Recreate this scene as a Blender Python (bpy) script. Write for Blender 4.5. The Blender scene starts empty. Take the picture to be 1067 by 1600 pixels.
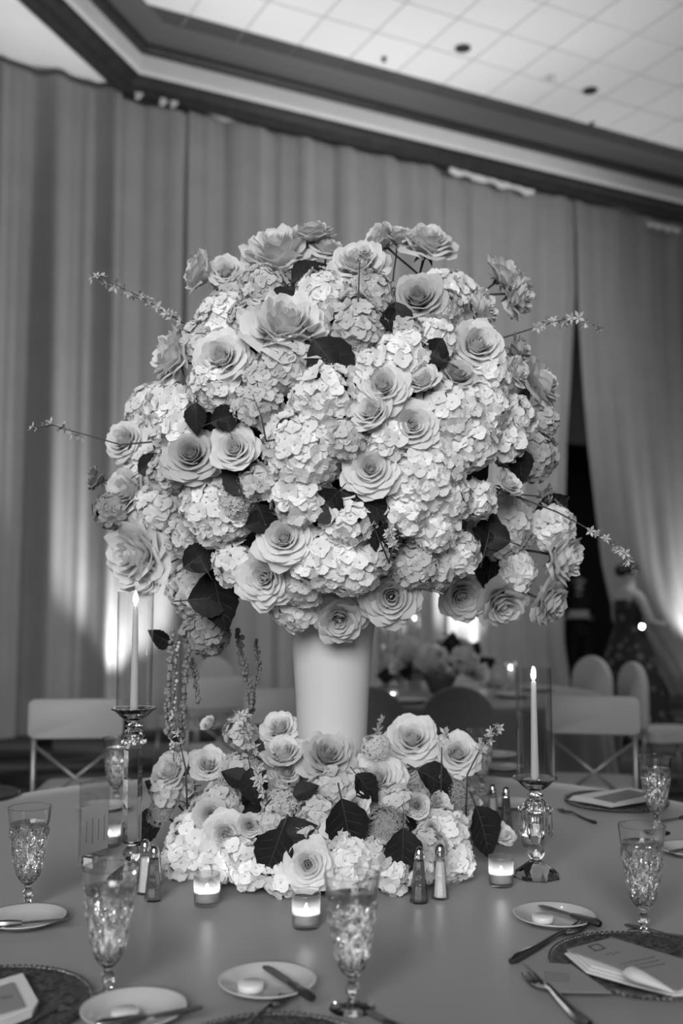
import bpy, bmesh, math, random
from mathutils import Vector, Matrix, Quaternion
R = math.radians
PI = math.pi
random.seed(7)
sc = bpy.context.scene
COL = sc.collection

# ------------------------------------------------------------------ camera
F = 1600.0
TILT = math.atan(129 / 1600)
EYE = 1.43
cam_d = bpy.data.cameras.new('camera')
cam = bpy.data.objects.new('camera', cam_d); COL.objects.link(cam)
cam.location = (0, 0, EYE); cam.rotation_euler = (PI / 2 + TILT, 0, 0)
cam_d.sensor_fit = 'VERTICAL'; cam_d.sensor_height = 36; cam_d.sensor_width = 24; cam_d.lens = 36
cam_d.clip_end = 100
cam_d.dof.use_dof = True; cam_d.dof.focus_distance = 2.32; cam_d.dof.aperture_fstop = 2.0
sc.camera = cam
sc.view_settings.view_transform = 'Standard'; sc.view_settings.look = 'None'
sc.view_settings.exposure = 0.0; sc.view_settings.gamma = 1.0
sc.view_settings.use_curve_mapping = False

# ------------------------------------------------------------------ world and large lights
w = bpy.data.worlds.new('ballroom_air'); sc.world = w; w.use_nodes = True
w.node_tree.nodes['Background'].inputs[0].default_value = (1, 1, 1, 1)
w.node_tree.nodes['Background'].inputs[1].default_value = 0.12

def area(name, loc, target, size, power, sy=None):
    l = bpy.data.lights.new(name, 'AREA'); l.energy = power; l.size = size
    if sy: l.shape = 'RECTANGLE'; l.size_y = sy
    l.spread = R(110)
    o = bpy.data.objects.new(name, l); COL.objects.link(o); o.location = loc
    o.rotation_euler = (Vector(target) - Vector(loc)).to_track_quat('-Z', 'Y').to_euler()
    return o
area('front_fill', (-1.0, -3.4, 3.6), (0, 3.0, 1.3), 3.6, 178, 2.6)  # added soft fill behind the camera, lighting the flowers from the front
area('drape_side_fill', (6.2, 9.0, 6.2), (-1.0, 11.3, 3.2), 2.0, 120, 2.0)  # added unseen side fill, raking the drapes to bring out their folds

# ------------------------------------------------------------------ pixel helpers
def ray(x, y):
    u = (800 - y) / F
    return Vector(((x - 533.5) / F, math.cos(TILT) - u * math.sin(TILT), math.sin(TILT) + u * math.cos(TILT)))
EYEV = Vector((0, 0, EYE))
def onz(x, y, z):
    d = ray(x, y); return EYEV + d * ((z - EYE) / d.z)
def ony(x, y, Y):
    d = ray(x, y); return EYEV + d * (Y / d.y)
ANG = R(62.5)
WA = Vector((math.sin(ANG), math.cos(ANG), 0)); WN = Vector((WA.y, -WA.x, 0))   # along the drape wall, and out of it
W0 = onz(1060, 1090, 0)
def wp(s, d, z): return W0 + WA * s + WN * d + Vector((0, 0, z))
def wall_hit(x, y, d=0):
    r = ray(x, y); o = W0 + WN * d - EYEV
    k = o.xy.dot(WN.xy) / r.xy.dot(WN.xy)
    p = EYEV + r * k
    return (p - W0).dot(WA), p.z
def topx(p):
    v = p - EYEV
    fw = v.y * math.cos(TILT) + v.z * math.sin(TILT); up = -v.y * math.sin(TILT) + v.z * math.cos(TILT)
    return 533.5 + F * v.x / fw, 800 - F * up / fw

# ------------------------------------------------------------------ materials
MATS = {}
def mat(name, c, rough=.5, metal=0, noise=0, scale=30, bump=0, bscale=60, transl=0, spec=.4, emit=0, rnd=0, sheen=0, glassy=False, ior=1.45, coat=0, stretch=None):
    if name in MATS: return MATS[name]
    m = bpy.data.materials.new(name); m.use_nodes = True; MATS[name] = m
    nt = m.node_tree; N = nt.nodes; L = nt.links
    b = N['Principled BSDF']; out = N['Material Output']
    b.inputs['Base Color'].default_value = (c, c, c, 1)
    b.inputs['Roughness'].default_value = rough; b.inputs['Metallic'].default_value = metal
    b.inputs['Specular IOR Level'].default_value = spec
    b.inputs['Coat Weight'].default_value = coat
    if sheen: b.inputs['Sheen Weight'].default_value = sheen
    b.inputs['IOR'].default_value = ior
    if glassy: b.inputs['Transmission Weight'].default_value = 1
    if emit:
        b.inputs['Emission Color'].default_value = (1, 1, 1, 1); b.inputs['Emission Strength'].default_value = emit
    tc = N.new('ShaderNodeTexCoord'); src = tc.outputs['Object']
    if stretch:
        mp = N.new('ShaderNodeMapping'); mp.inputs['Scale'].default_value = stretch
        L.new(src, mp.inputs['Vector']); src = mp.outputs['Vector']
    colsock = None
    if noise:
        n = N.new('ShaderNodeTexNoise'); n.inputs['Scale'].default_value = scale; n.inputs['Detail'].default_value = 4
        L.new(src, n.inputs['Vector'])
        r = N.new('ShaderNodeMapRange'); r.inputs['From Min'].default_value = .3; r.inputs['From Max'].default_value = .7
        r.inputs['To Min'].default_value = max(0, c * (1 - noise)); r.inputs['To Max'].default_value = min(1, c * (1 + noise))
        L.new(n.outputs['Fac'], r.inputs['Value']); colsock = r.outputs['Result']
    if rnd:
        oi = N.new('ShaderNodeObjectInfo'); r2 = N.new('ShaderNodeMapRange')
        r2.inputs['To Min'].default_value = 1 - rnd; r2.inputs['To Max'].default_value = 1 + rnd
        L.new(oi.outputs['Random'], r2.inputs['Value'])
        mu = N.new('ShaderNodeMath'); mu.operation = 'MULTIPLY'
        L.new(r2.outputs['Result'], mu.inputs[0])
        if colsock: L.new(colsock, mu.inputs[1])
        else: mu.inputs[1].default_value = c
        colsock = mu.outputs[0]
    if colsock: L.new(colsock, b.inputs['Base Color'])
    if bump:
        n2 = N.new('ShaderNodeTexNoise'); n2.inputs['Scale'].default_value = bscale; n2.inputs['Detail'].default_value = 3
        L.new(src, n2.inputs['Vector'])
        bp = N.new('ShaderNodeBump'); bp.inputs['Strength'].default_value = bump; bp.inputs['Distance'].default_value = .01
        L.new(n2.outputs['Fac'], bp.inputs['Height']); L.new(bp.outputs['Normal'], b.inputs['Normal'])
    if transl:
        t = N.new('ShaderNodeBsdfTranslucent'); t.inputs['Color'].default_value = (c, c, c, 1)
        if colsock: L.new(colsock, t.inputs['Color'])
        mx = N.new('ShaderNodeMixShader'); mx.inputs[0].default_value = transl
        L.new(b.outputs[0], mx.inputs[1]); L.new(t.outputs[0], mx.inputs[2]); L.new(mx.outputs[0], out.inputs['Surface'])
    return m

def thin_glass(name, tint=.96, boost=1.0):
    if name in MATS: return MATS[name]
    m = bpy.data.materials.new(name); m.use_nodes = True; MATS[name] = m
    nt = m.node_tree; N = nt.nodes; L = nt.links
    N.remove(N['Principled BSDF']); out = N['Material Output']
    t = N.new('ShaderNodeBsdfTransparent'); t.inputs[0].default_value = (tint, tint, tint, 1)
    g = N.new('ShaderNodeBsdfGlossy'); g.inputs['Roughness'].default_value = .03
    fr = N.new('ShaderNodeLayerWeight'); fr.inputs['Blend'].default_value = .5
    pw = N.new('ShaderNodeMath'); pw.operation = 'POWER'; pw.inputs[1].default_value = 4
    mu = N.new('ShaderNodeMath'); mu.operation = 'MULTIPLY_ADD'; mu.inputs[1].default_value = .5 * boost; mu.inputs[2].default_value = .04 * boost; mu.use_clamp = True
    mx = N.new('ShaderNodeMixShader')
    L.new(fr.outputs['Facing'], pw.inputs[0]); L.new(pw.outputs[0], mu.inputs[0]); L.new(mu.outputs[0], mx.inputs[0]); L.new(t.outputs[0], mx.inputs[1]); L.new(g.outputs[0], mx.inputs[2])
    L.new(mx.outputs[0], out.inputs['Surface'])
    return m

def carpet_mat():
    m = bpy.data.materials.new('patterned_carpet'); m.use_nodes = True
    nt = m.node_tree; N = nt.nodes; L = nt.links; b = N['Principled BSDF']; b.inputs['Roughness'].default_value = .95
    b.inputs['Specular IOR Level'].default_value = .1
    tc = N.new('ShaderNodeTexCoord'); mp = N.new('ShaderNodeMapping')
    mp.inputs['Rotation'].default_value = (0, 0, R(8)); mp.inputs['Scale'].default_value = (.25, 1.3, 1)
    L.new(tc.outputs['Object'], mp.inputs['Vector'])
    n = N.new('ShaderNodeTexNoise'); n.inputs['Scale'].default_value = 1.6; n.inputs['Detail'].default_value = 3; n.inputs['Distortion'].default_value = .8
    L.new(mp.outputs[0], n.inputs['Vector'])
    cr = N.new('ShaderNodeValToRGB'); e = cr.color_ramp.elements
    e[0].position = .42; e[0].color = (.012, .012, .012, 1); e[1].position = .62; e[1].color = (.11, .11, .11, 1)
    L.new(n.outputs['Fac'], cr.inputs[0]); L.new(cr.outputs[0], b.inputs['Base Color'])
    return m

def floral_dress_mat():
    m = bpy.data.materials.new('floral_dress_fabric'); m.use_nodes = True
    nt = m.node_tree; N = nt.nodes; L = nt.links; b = N['Principled BSDF']; b.inputs['Roughness'].default_value = .8
    tc = N.new('ShaderNodeTexCoord'); v = N.new('ShaderNodeTexVoronoi'); v.inputs['Scale'].default_value = 9
    L.new(tc.outputs['Object'], v.inputs['Vector'])
    cr = N.new('ShaderNodeValToRGB'); e = cr.color_ramp.elements
    e[0].position = .22; e[0].color = (.09, .09, .09, 1); e[1].position = .38; e[1].color = (.006, .006, .006, 1)
    L.new(v.outputs['Distance'], cr.inputs[0]); L.new(cr.outputs[0], b.inputs['Base Color'])
    return m

# ------------------------------------------------------------------ mesh helpers
class MB:
    def __init__(s): s.v = []; s.f = []
    def add(s, v, f):
        o = len(s.v); s.v += [tuple(p) for p in v]; s.f += [tuple(i + o for i in q) for q in f]; return s
    def box(s, c, size, M=None):
        x, y, z = [q / 2 for q in size]
        vs = [Vector((a * x, b * y, d * z)) for a in (-1, 1) for b in (-1, 1) for d in (-1, 1)]
        if M: vs = [M @ p for p in vs]
        return s.add([Vector(c) + p for p in vs], [(0, 1, 3, 2), (4, 6, 7, 5), (0, 4, 5, 1), (2, 3, 7, 6), (0, 2, 6, 4), (1, 5, 7, 3)])
    def tube(s, pts, r, n=6, caps=True):
        pts = [Vector(p) for p in pts]
        rr = r if isinstance(r, (list, tuple)) else [r] * len(pts)
        vs = []; fs = []
        t0 = (pts[1] - pts[0]).normalized(); up = Vector((0, 0, 1)) if abs(t0.z) < .9 else Vector((1, 0, 0))
        x = t0.cross(up).normalized()
        for i, p in enumerate(pts):
            t = (pts[min(i + 1, len(pts) - 1)] - pts[max(i - 1, 0)]).normalized()
            x = (x - t * x.dot(t)).normalized(); y = t.cross(x)
            for k in range(n):
                a = 2 * PI * k / n; vs.append(p + (x * math.cos(a) + y * math.sin(a)) * rr[i])
        for i in range(len(pts) - 1):
            for k in range(n):
                a = i * n + k; b = i * n + (k + 1) % n; fs.append((a, b, b + n, a + n))
        if caps: fs.append(tuple(reversed(range(n)))); fs.append(tuple(range(len(vs) - n, len(vs))))
        return s.add(vs, fs)
    def lathe(s, prof, n=32, mod=None, c=(0, 0, 0), phase=0):
        vs = []; fs = []; m = len(prof)
        for i, (r, z) in enumerate(prof):
            for k in range(n):
                a = 2 * PI * (k + phase) / n; q = r * (mod(a, i, z) if mod else 1)
                vs.append((c[0] + q * math.cos(a), c[1] + q * math.sin(a), c[2] + z))
        for i in range(m - 1):
            for k in range(n):
                a = i * n + k; b = i * n + (k + 1) % n; fs.append((a, b, b + n, a + n))
        if prof[0][0] > 1e-5: fs.append(tuple(reversed(range(n))))
        if prof[-1][0] > 1e-5: fs.append(tuple(range((m - 1) * n, m * n)))
        return s.add(vs, fs)
    def sphere(s, c, r, n=8, m=5, sz=1):
        return s.lathe([(max(1e-6, r * math.sin(PI * i / m)), -r * sz * math.cos(PI * i / m)) for i in range(m + 1)], n, c=c)
    def prism(s, outline, z0, z1):
        n = len(outline)
        vs = [(x, y, z0) for x, y in outline] + [(x, y, z1) for x, y in outline]
        return s.add(vs, [tuple(reversed(range(n))), tuple(range(n, 2 * n))] + [(i, (i + 1) % n, n + (i + 1) % n, n + i) for i in range(n)])
    def grid(s, fn, nu, nv):
        vs = [fn(i / nu, j / nv) for j in range(nv + 1) for i in range(nu + 1)]
        return s.add(vs, [(j * (nu + 1) + i, j * (nu + 1) + i + 1, (j + 1) * (nu + 1) + i + 1, (j + 1) * (nu + 1) + i) for j in range(nv) for i in range(nu)])
    def mesh(s, name, m, smooth=True, weld=False):
        me = bpy.data.meshes.new(name); me.from_pydata(s.v, [], s.f)
        if weld:
            b = bmesh.new(); b.from_mesh(me); bmesh.ops.remove_doubles(b, verts=b.verts, dist=1e-5); bmesh.ops.recalc_face_normals(b, faces=b.faces); b.to_mesh(me); b.free()
        if m: me.materials.append(m)
        if smooth: me.polygons.foreach_set('use_smooth', [True] * len(me.polygons))
        me.update(); return me
    def build(s, name, m, parent=None, smooth=True, weld=False):
        return link(name, s.mesh(name, m, smooth, weld), parent)

def link(name, data, parent=None):
    o = bpy.data.objects.new(name, data); COL.objects.link(o)
    if parent: o.parent = parent
    return o
def tag(o, label, cat, group=None):
    o['label'] = label; o['category'] = cat
    if group: o['group'] = group
    return o
def thing(name, label, cat, loc=(0, 0, 0), rz=0, group=None):
    o = link(name, None); o.location = loc; o.rotation_euler = (0, 0, rz); o.empty_display_size = .02
    return tag(o, label, cat, group)
def struct(o): o['kind'] = 'structure'; return o
def stuff(o): o['kind'] = 'stuff'; return o
def dup(o, parent=None):
    c = o.copy(); COL.objects.link(c)
    if parent: c.parent = parent
    for ch in o.children: dup(ch, c)
    return c
def sharp(o, ang=35):
    bm = bmesh.new(); bm.from_mesh(o.data)
    bmesh.ops.recalc_face_normals(bm, faces=bm.faces)
    for e in bm.edges:
        if len(e.link_faces) == 2 and e.calc_face_angle(0) > R(ang): e.smooth = False
    bm.to_mesh(o.data); bm.free(); return o

# ------------------------------------------------------------------ room
TOPZ = 6.86
HC = 7.42
m_white = mat('ceiling_white_paint', .78, .9, noise=.03, scale=2)
m_tile = mat('ceiling_tile_white', .70, .95, noise=.05, scale=60, bump=.15, bscale=120, rnd=.03)
m_grid = mat('ceiling_grid_grey', .42, .8)
m_shade_tile = mat('ceiling_tile_painted_shade', .06, .9, rnd=.05)  # shade on the ceiling beside the moulding, put into the tile colour
m_wood = mat('moulding_dark_wood', .02, .45, noise=.3, scale=8)
m_fascia = mat('fascia_light_paint', .62, .7, noise=.03, scale=4)
m_cove = mat('cove_grey_paint', .09, .7)

fl = MB().grid(lambda u, v: (-16 + 34 * u, -8 + 40 * v, 0), 4, 4).build('floor', carpet_mat()); struct(fl)

sC = wall_hit(195, 130, .08)[0]
def tray_poly(d):
    # outline of the raised ceiling: along the drape wall, a 45 degree chamfer, then towards the camera; d = inset from the drape
    k = math.tan(R(22.5)); CH = 4.2
    return [(16.0, d), (sC + d * k, d), (sC - CH + d, CH + d * k), (sC - CH + d, 16.0)]
def sweep(prof):
    mb = MB()
    for i in range(len(prof) - 1):
        (d0, z0), (d1, z1) = prof[i], prof[i + 1]
        a = [wp(s, d, z0) for s, d in tray_poly(d0)]; b = [wp(s, d, z1) for s, d in tray_poly(d1)]
        for k in range(3): mb.add([a[k], a[k + 1], b[k + 1], b[k]], [(0, 1, 2, 3)])
    return mb
struct(sweep([(-.06, TOPZ + .12), (-.06, TOPZ + .03), (.04, TOPZ), (.10, TOPZ + .01), (.13, TOPZ + .06), (.22, TOPZ + .09), (.26, TOPZ + .13)]).build('trim_1', m_wood))
struct(sweep([(.26, TOPZ + .13), (.28, TOPZ + .17), (.29, TOPZ + .34)]).build('trim_2', m_fascia))
struct(sweep([(.29, TOPZ + .34), (.36, TOPZ + .35), (.40, TOPZ + .38), (.40, TOPZ + .42)]).build('trim_3', m_wood))
struct(sweep([(.40, TOPZ + .42), (.43, HC - .09), (.50, HC - .03), (.62, HC)]).build('trim_4', m_cove))

# lower ceiling outside the tray
mb = MB()
pl = tray_poly(-.06)
zz = TOPZ + .12
o1 = [(16.0, -8), (sC - 14, -8), (sC - 14, 16.0), (pl[3][0], 16.0)]
mb.add([wp(s, d, zz) for s, d in pl + [o1[3], o1[2], o1[1], o1[0]][1:]], [(0, 1, 2, 3, 4, 5, 6)])
struct(mb.build('ceiling_lower', m_white, smooth=False))

ceil = MB()
q = tray_poly(.60)
ceil.add([wp(s, d, HC + .012) for s, d in q + [(16.0, 16.0)]], [(0, 1, 2, 3, 4)])
ceiling = struct(ceil.build('ceiling', m_grid, smooth=False))
T = .625; G = .014
tile_me = MB().box((0, 0, .006), (T - G, T - G, .012)).mesh('ceiling_tile', m_tile, False)
D0 = .86; S0 = -5.02
ROTW = math.atan2(WA.y, WA.x)
def clip_poly(poly, dmin):
    out = []
    for i in range(len(poly)):
        a, b = poly[i], poly[(i + 1) % len(poly)]
        if a[1] >= dmin: out.append(a)
        if (a[1] - dmin) * (b[1] - dmin) < 0:
            t = (dmin - a[1]) / (b[1] - a[1]); out.append((a[0] + (b[0] - a[0]) * t, dmin))
    return out
for i in range(-9, 14):
    for j in range(-1, 14):
        s = S0 + (i + .5) * T; d = D0 + (j + .5) * T
        lim = (sC - 4.2) + max(0, 4.2 - (d - .62 * .41)) + .62
        if s - T / 2 < lim and j >= 0: continue
        x, y = topx(wp(s, d, HC))
        if wp(s, d, HC).y < 1 or not (-130 < x < 1200 and -150 < y < 420): continue
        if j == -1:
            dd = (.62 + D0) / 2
            o = link('shade_tile', MB().box((0, 0, .006), (T - G, D0 - .62 - G, .012)).mesh('shade_tile', m_shade_tile, False) if 'shade_tile' not in bpy.data.meshes else bpy.data.meshes['shade_tile'], ceiling)
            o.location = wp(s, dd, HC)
        else:
            o = link('ceiling_tile', tile_me, ceiling); o.location = wp(s, d, HC)
        o.rotation_euler = (0, 0, ROTW)
# painted shade strip along the chamfer as well
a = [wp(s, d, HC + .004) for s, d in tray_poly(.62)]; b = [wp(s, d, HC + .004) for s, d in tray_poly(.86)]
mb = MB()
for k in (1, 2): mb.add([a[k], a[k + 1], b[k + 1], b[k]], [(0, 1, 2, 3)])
o = mb.build('shade_panel', m_shade_tile, ceiling, False)

# fittings in the tiled ceiling
m_black = mat('black_metal', .012, .5)
def ceil_px(x, y): return onz(x, y, HC)
for (x, y, r, lab) in ((723, 75, .085, 'round recessed downlight in a ceiling tile beside the upper chamfered corner'),
                       (922, 141, .085, 'round recessed downlight in a ceiling tile further along the drape wall'),):
    t = thing('recessed_downlight', lab, 'ceiling light', ceil_px(x, y), 0, 'recessed ceiling downlights')
    MB().lathe([(r * .78, -.002), (r, -.012), (r * 1.05, -.002), (r * 1.05, .003)], 24).build('trim_ring', m_wood, t)
    MB().lathe([(r * .78, -.001), (r * .5, .001), (.001, .0015)], 24).build('baffle', m_black, t)
for (x, y, lab) in ((600, 90, 'small dark sprinkler head in the ceiling near the chamfered corner'), (925, 192, 'small dark sprinkler head in the ceiling close to the drapes')):
    t = thing('sprinkler', lab, 'sprinkler', ceil_px(x, y), 0, 'ceiling sprinklers')
    MB().lathe([(.034, 0), (.03, -.012), (.012, -.014), (.012, -.04), (.001, -.042)], 14).build('body', m_black, t)
    MB().lathe([(.026, -.042), (.026, -.047), (.001, -.048)], 12).build('deflector', m_black, t)
t = thing('smoke_detector', 'pale round smoke detector on the tiled ceiling', 'smoke detector', ceil_px(862, 120))
MB().lathe([(.065, 0), (.06, -.02), (.03, -.03), (.001, -.031)], 20).build('housing', mat('detector_plastic', .5, .6), t)
MB().lathe([(.012, -.03), (.01, -.034), (.001, -.035)], 10).build('sensor', m_grid, t)

# ------------------------------------------------------------------ drapes
m_drape = mat('drape_fabric', .36, .75, noise=.05, scale=3, transl=.25, sheen=.15, bump=.05, bscale=200)
def spx(x): return wall_hit(x, 600, 0)[0]
def fold(s, ph, amp):
    return amp * (.62 * math.sin(2 * PI * s / .62 + ph + .9 * math.sin(s * 2.1 + ph)) + .30 * math.sin(2 * PI * s / .29 + 1.7 * ph + .6 * math.sin(s * 3.3)) + .10 * math.sin(2 * PI * s / .14 + ph * 3) * math.sin(s * 4 + ph))
def drape(label, left, right, ph, top=TOPZ, amp=.085, nu=None, base=.0, sag=None):
    L = left if callable(left) else (lambda z: left)
    Rr = right if callable(right) else (lambda z: right)
    wtop = Rr(top) - L(top); nu = nu or max(12, int(wtop / .022)); nv = 26
    def fn(u, v):
        z = .01 + (top - .01) * (1 - v)
        if sag: z += sag(u) * (1 - v)
        l, r = L(z), Rr(z); sx = L(top) + u * wtop            # folds follow the cloth
        s = l + (r - l) * u
        k = .55 + .45 * v
        sq = wtop / max(.2, r - l)
        d = base + fold(sx, ph, amp * k * min(1.6, sq)) + .03 * math.sin(2.2 * sx + 3 * v + ph) * v
        if v < .04: d += .012 * math.sin(2 * PI * sx / .06)
        return wp(s, d - .06, z)
    o = MB().grid(fn, nu, nv).build('pleated_drape', m_drape)
    return tag(o, label, 'drape')
s0, s1, s2, s3, s4 = spx(-60), spx(181), spx(291), spx(702), spx(903)
drape('tall pleated drape panel meeting the exposed lower ceiling', s0, s1 + .02, .3, TOPZ + .05, .14)
drape('outermost pleated drape panel at the end of the drape wall', s0 - 4.2, s0 + .02, 2.2, TOPZ + .05, .12)
drape('narrow pleated drape panel with loose gathered cloth at its top', s1, s2 + .02, 1.9, TOPZ - .05, .07, base=.03)
drape('widest pleated drape panel, behind the tall flowers', s2, s3 + .02, 4.1, TOPZ - .01, .095)
pR = [(450, 905), (600, 897), (690, 891), (850, 887), (1000, 886), (1075, 897)]
pL = [(480, 906), (600, 913), (700, 922), (800, 934), (880, 944), (960, 962), (1010, 1005), (1050, 1035), (1085, 1052)]
def edge(pts):
    q = [(wall_hit(x, y)[1], wall_hit(x, y)[0]) for y, x in pts]
    def f(z):
        if z >= q[0][0]: return q[0][1] + 0.0
        for (za, sa), (zb, sb) in zip(q, q[1:]):
            if z >= zb: return sb + (sa - sb) * (z - zb) / (za - zb)
        return q[-1][1]
    return f
drape('drape panel hanging straight on the closed side of the dark doorway gap', s3, edge(pR), 2.6, TOPZ - .02, .09)
drape('swept-back drape panel beside the dark doorway, behind the woman', edge(pL), lambda z: spx(1180) + .5, 5.2, TOPZ - .02, .075)
# gathered cloth ends and clips along the drape rail
m_clip = mat('clip_white', .75, .5)
railp = [wp(s0 - 4.2, -.19, TOPZ - .03), wp(spx(1180) + .5, -.19, TOPZ - .03)]
tag(MB().tube(railp, .025, 8).build('drape_rail', mat('rail_metal', .35, .4, .8)), 'long metal rail carrying the drapes under the ceiling moulding', 'drape rail')
for x, y in ((217, 147), (255, 158), (272, 160)):
    s, z = wall_hit(x, y, .08)
    mb = MB()
    for k in range(5):
        a = k * 1.25; mb.sphere((.025 * math.cos(a), .012 * math.sin(a * 2), .03 * math.sin(a)), .016 + .008 * (k % 2), 7, 5, 1.6)
    o = mb.build('cloth_knot', m_clip); o.location = wp(s, .08, z)
    tag(o, 'white knotted cloth tie at the drape top under the moulding', 'cloth tie', 'knotted cloth ties on the drape rail')
for (xa, ya, xb, yb, lab) in ((703, 267, 835, 303, 'longer pale strip of rail cloth over the widest drape seam'), (1012, 351, 1062, 362, 'short pale strip of rail cloth above the swept-back drape')):
    sa, za = wall_hit(xa, ya, .06); sb, zb = wall_hit(xb, yb, .06)
    n = 16
    def fn(u, v): return wp(sa + (sb - sa) * u, .05 + .012 * math.sin(u * 40), za + (zb - za) * u + .05 - v * (.07 + .02 * math.sin(u * 23)))
    tag(MB().grid(fn, 40, 3).build('rail_cloth', m_clip), lab, 'cloth')

# dark room beyond the doorway gap
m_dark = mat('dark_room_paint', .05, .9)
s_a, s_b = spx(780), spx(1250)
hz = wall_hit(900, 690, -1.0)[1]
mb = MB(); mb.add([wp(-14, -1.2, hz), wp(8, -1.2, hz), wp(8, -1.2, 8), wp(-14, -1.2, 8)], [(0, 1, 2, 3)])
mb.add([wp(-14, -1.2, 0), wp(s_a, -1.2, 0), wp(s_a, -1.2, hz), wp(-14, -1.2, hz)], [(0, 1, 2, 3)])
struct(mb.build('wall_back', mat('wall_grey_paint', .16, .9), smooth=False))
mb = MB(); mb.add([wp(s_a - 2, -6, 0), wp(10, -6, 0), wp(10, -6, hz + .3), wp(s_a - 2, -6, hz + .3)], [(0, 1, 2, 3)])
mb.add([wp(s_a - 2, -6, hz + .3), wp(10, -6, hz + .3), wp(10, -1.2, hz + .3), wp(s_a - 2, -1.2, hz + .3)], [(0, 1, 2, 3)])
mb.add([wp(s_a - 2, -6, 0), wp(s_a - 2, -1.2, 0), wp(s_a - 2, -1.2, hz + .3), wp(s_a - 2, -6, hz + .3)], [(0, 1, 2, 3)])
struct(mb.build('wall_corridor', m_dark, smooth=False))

# uplights on the floor at the foot of the drapes (each carries its own spot)
def uplight(x, d, power, lab, blend=1.0, size=46, tilt=.10):
    s = spx(x)
    t = thing('floor_uplight', lab, 'uplight', wp(s, d, 0), ROTW, 'floor uplights at the drapes')
    MB().lathe([(.09, 0), (.09, .02), (.075, .03), (.075, .16), (.085, .165), (.085, .18), (.07, .18), (.068, .165)], 18).build('housing', m_black, t)
    MB().lathe([(.068, .166), (.001, .168)], 18).build('lens', mat('uplight_lens', .9, .2, emit=25), t)
    l = bpy.data.lights.new('uplight_beam', 'SPOT'); l.energy = power; l.spot_size = R(size); l.spot_blend = blend; l.shadow_soft_size = .06
    o = bpy.data.objects.new('uplight_beam', l); COL.objects.link(o)
    o.location = wp(s, d, .2)
    tgt = wp(s, d + tilt * 7, 7.2)
    o.rotation_euler = (tgt - o.location).to_track_quat('-Z', 'Y').to_euler()
uplight(200, .32, 620, 'black floor uplight tight against the drape by the tall candlestick', tilt=-.03, size=72)
uplight(40, 1.3, 800, 'black floor uplight standing off the drape behind the first folding chair', tilt=.12)
uplight(500, .50, 950, 'black floor uplight at the widest drape behind the vase', tilt=.20)
uplight(724, .28, 720, 'black floor uplight at the drape behind the second table', tilt=.02, size=70)
uplight(1066, .36, 520, 'black floor uplight at the foot of the swept-back drape', tilt=-.05, size=64)

# ------------------------------------------------------------------ main table
TZ = .76
TC = Vector((-.05, 2.6, 0)); TR = 1.40
m_cloth = mat('satin_tablecloth', .092, .42, noise=.03, scale=5, bump=.06, bscale=5, sheen=.3, spec=.5)
def round_table(loc, rad, lab_t, lab_c, m, top=TZ, ph=0):
    t = thing('round_table', lab_t, 'table', (loc[0], loc[1], 0))
    wd = mat('plywood', .22, .6, noise=.2, scale=6)
    MB().lathe([(rad - .02, top - .035), (rad - .01, top - .02), (rad - .02, top - .006), (.001, top - .006)], 64).build('tabletop', wd, t)
    for k in range(4):
        a = PI / 4 + k * PI / 2
        MB().tube([(rad * .62 * math.cos(a), rad * .62 * math.sin(a), 0), (rad * .58 * math.cos(a), rad * .58 * math.sin(a), top - .03)], .016, 8).build('leg', m_black, t)
    prof = [(.0005, top), (rad * .5, top), (rad * .9, top), (rad - .012, top), (rad + .002, top - .006), (rad + .01, top - .03)] + [(rad + .012 + .05 * q, top - .03 - (top - .05) * q) for q in (.15, .35, .6, .8, 1)]
    def mod(a, i, z):
        k = max(0, (top - .02 - z) / top)
        return 1 + k * (.05 * math.sin(22 * a + ph) + .03 * math.sin(13 * a + 2 * ph))
    mb = MB(); n = 132; vs = []; fs = []
    for i, (r, z) in enumerate(prof):
        for k in range(n):
            a = 2 * PI * k / n; vs.append((r * mod(a, i, z) * math.cos(a), r * mod(a, i, z) * math.sin(a), z))
    for i in range(len(prof) - 1):
        for k in range(n):
            a = i * n + k; b = i * n + (k + 1) % n; fs.append((a, b, b + n, a + n))
    mb.add(vs, fs)
    c = mb.build('tablecloth', m); c.location = (loc[0], loc[1], 0)
    tag(c, lab_c, 'tablecloth')
round_table(TC, TR, 'large round banquet table carrying the tall white vase', 'grey satin cloth over the large table with the tall vase', m_cloth)

# ------------------------------------------------------------------ vase
VX = ony(519, 1100, 2.62)
m_vase = mat('matte_white_ceramic', .52, .55, noise=.02, scale=3, spec=.3)
VB = Vector((VX.x, 2.62, TZ + .001))
vase = MB().lathe([(.001, 0), (.070, 0), (.0735, .004), (.078, .10), (.084, .25), (.093, .42), (.104, .56), (.112, .615), (.114, .62), (.110, .62), (.100, .56), (.088, .42), (.078, .25), (.072, .10), (.066, .02), (.001, .015)], 56).build('trumpet_vase', m_vase)
vase.location = VB
tag(vase, 'tall white flared ceramic vase holding the big flower dome', 'vase')

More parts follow.
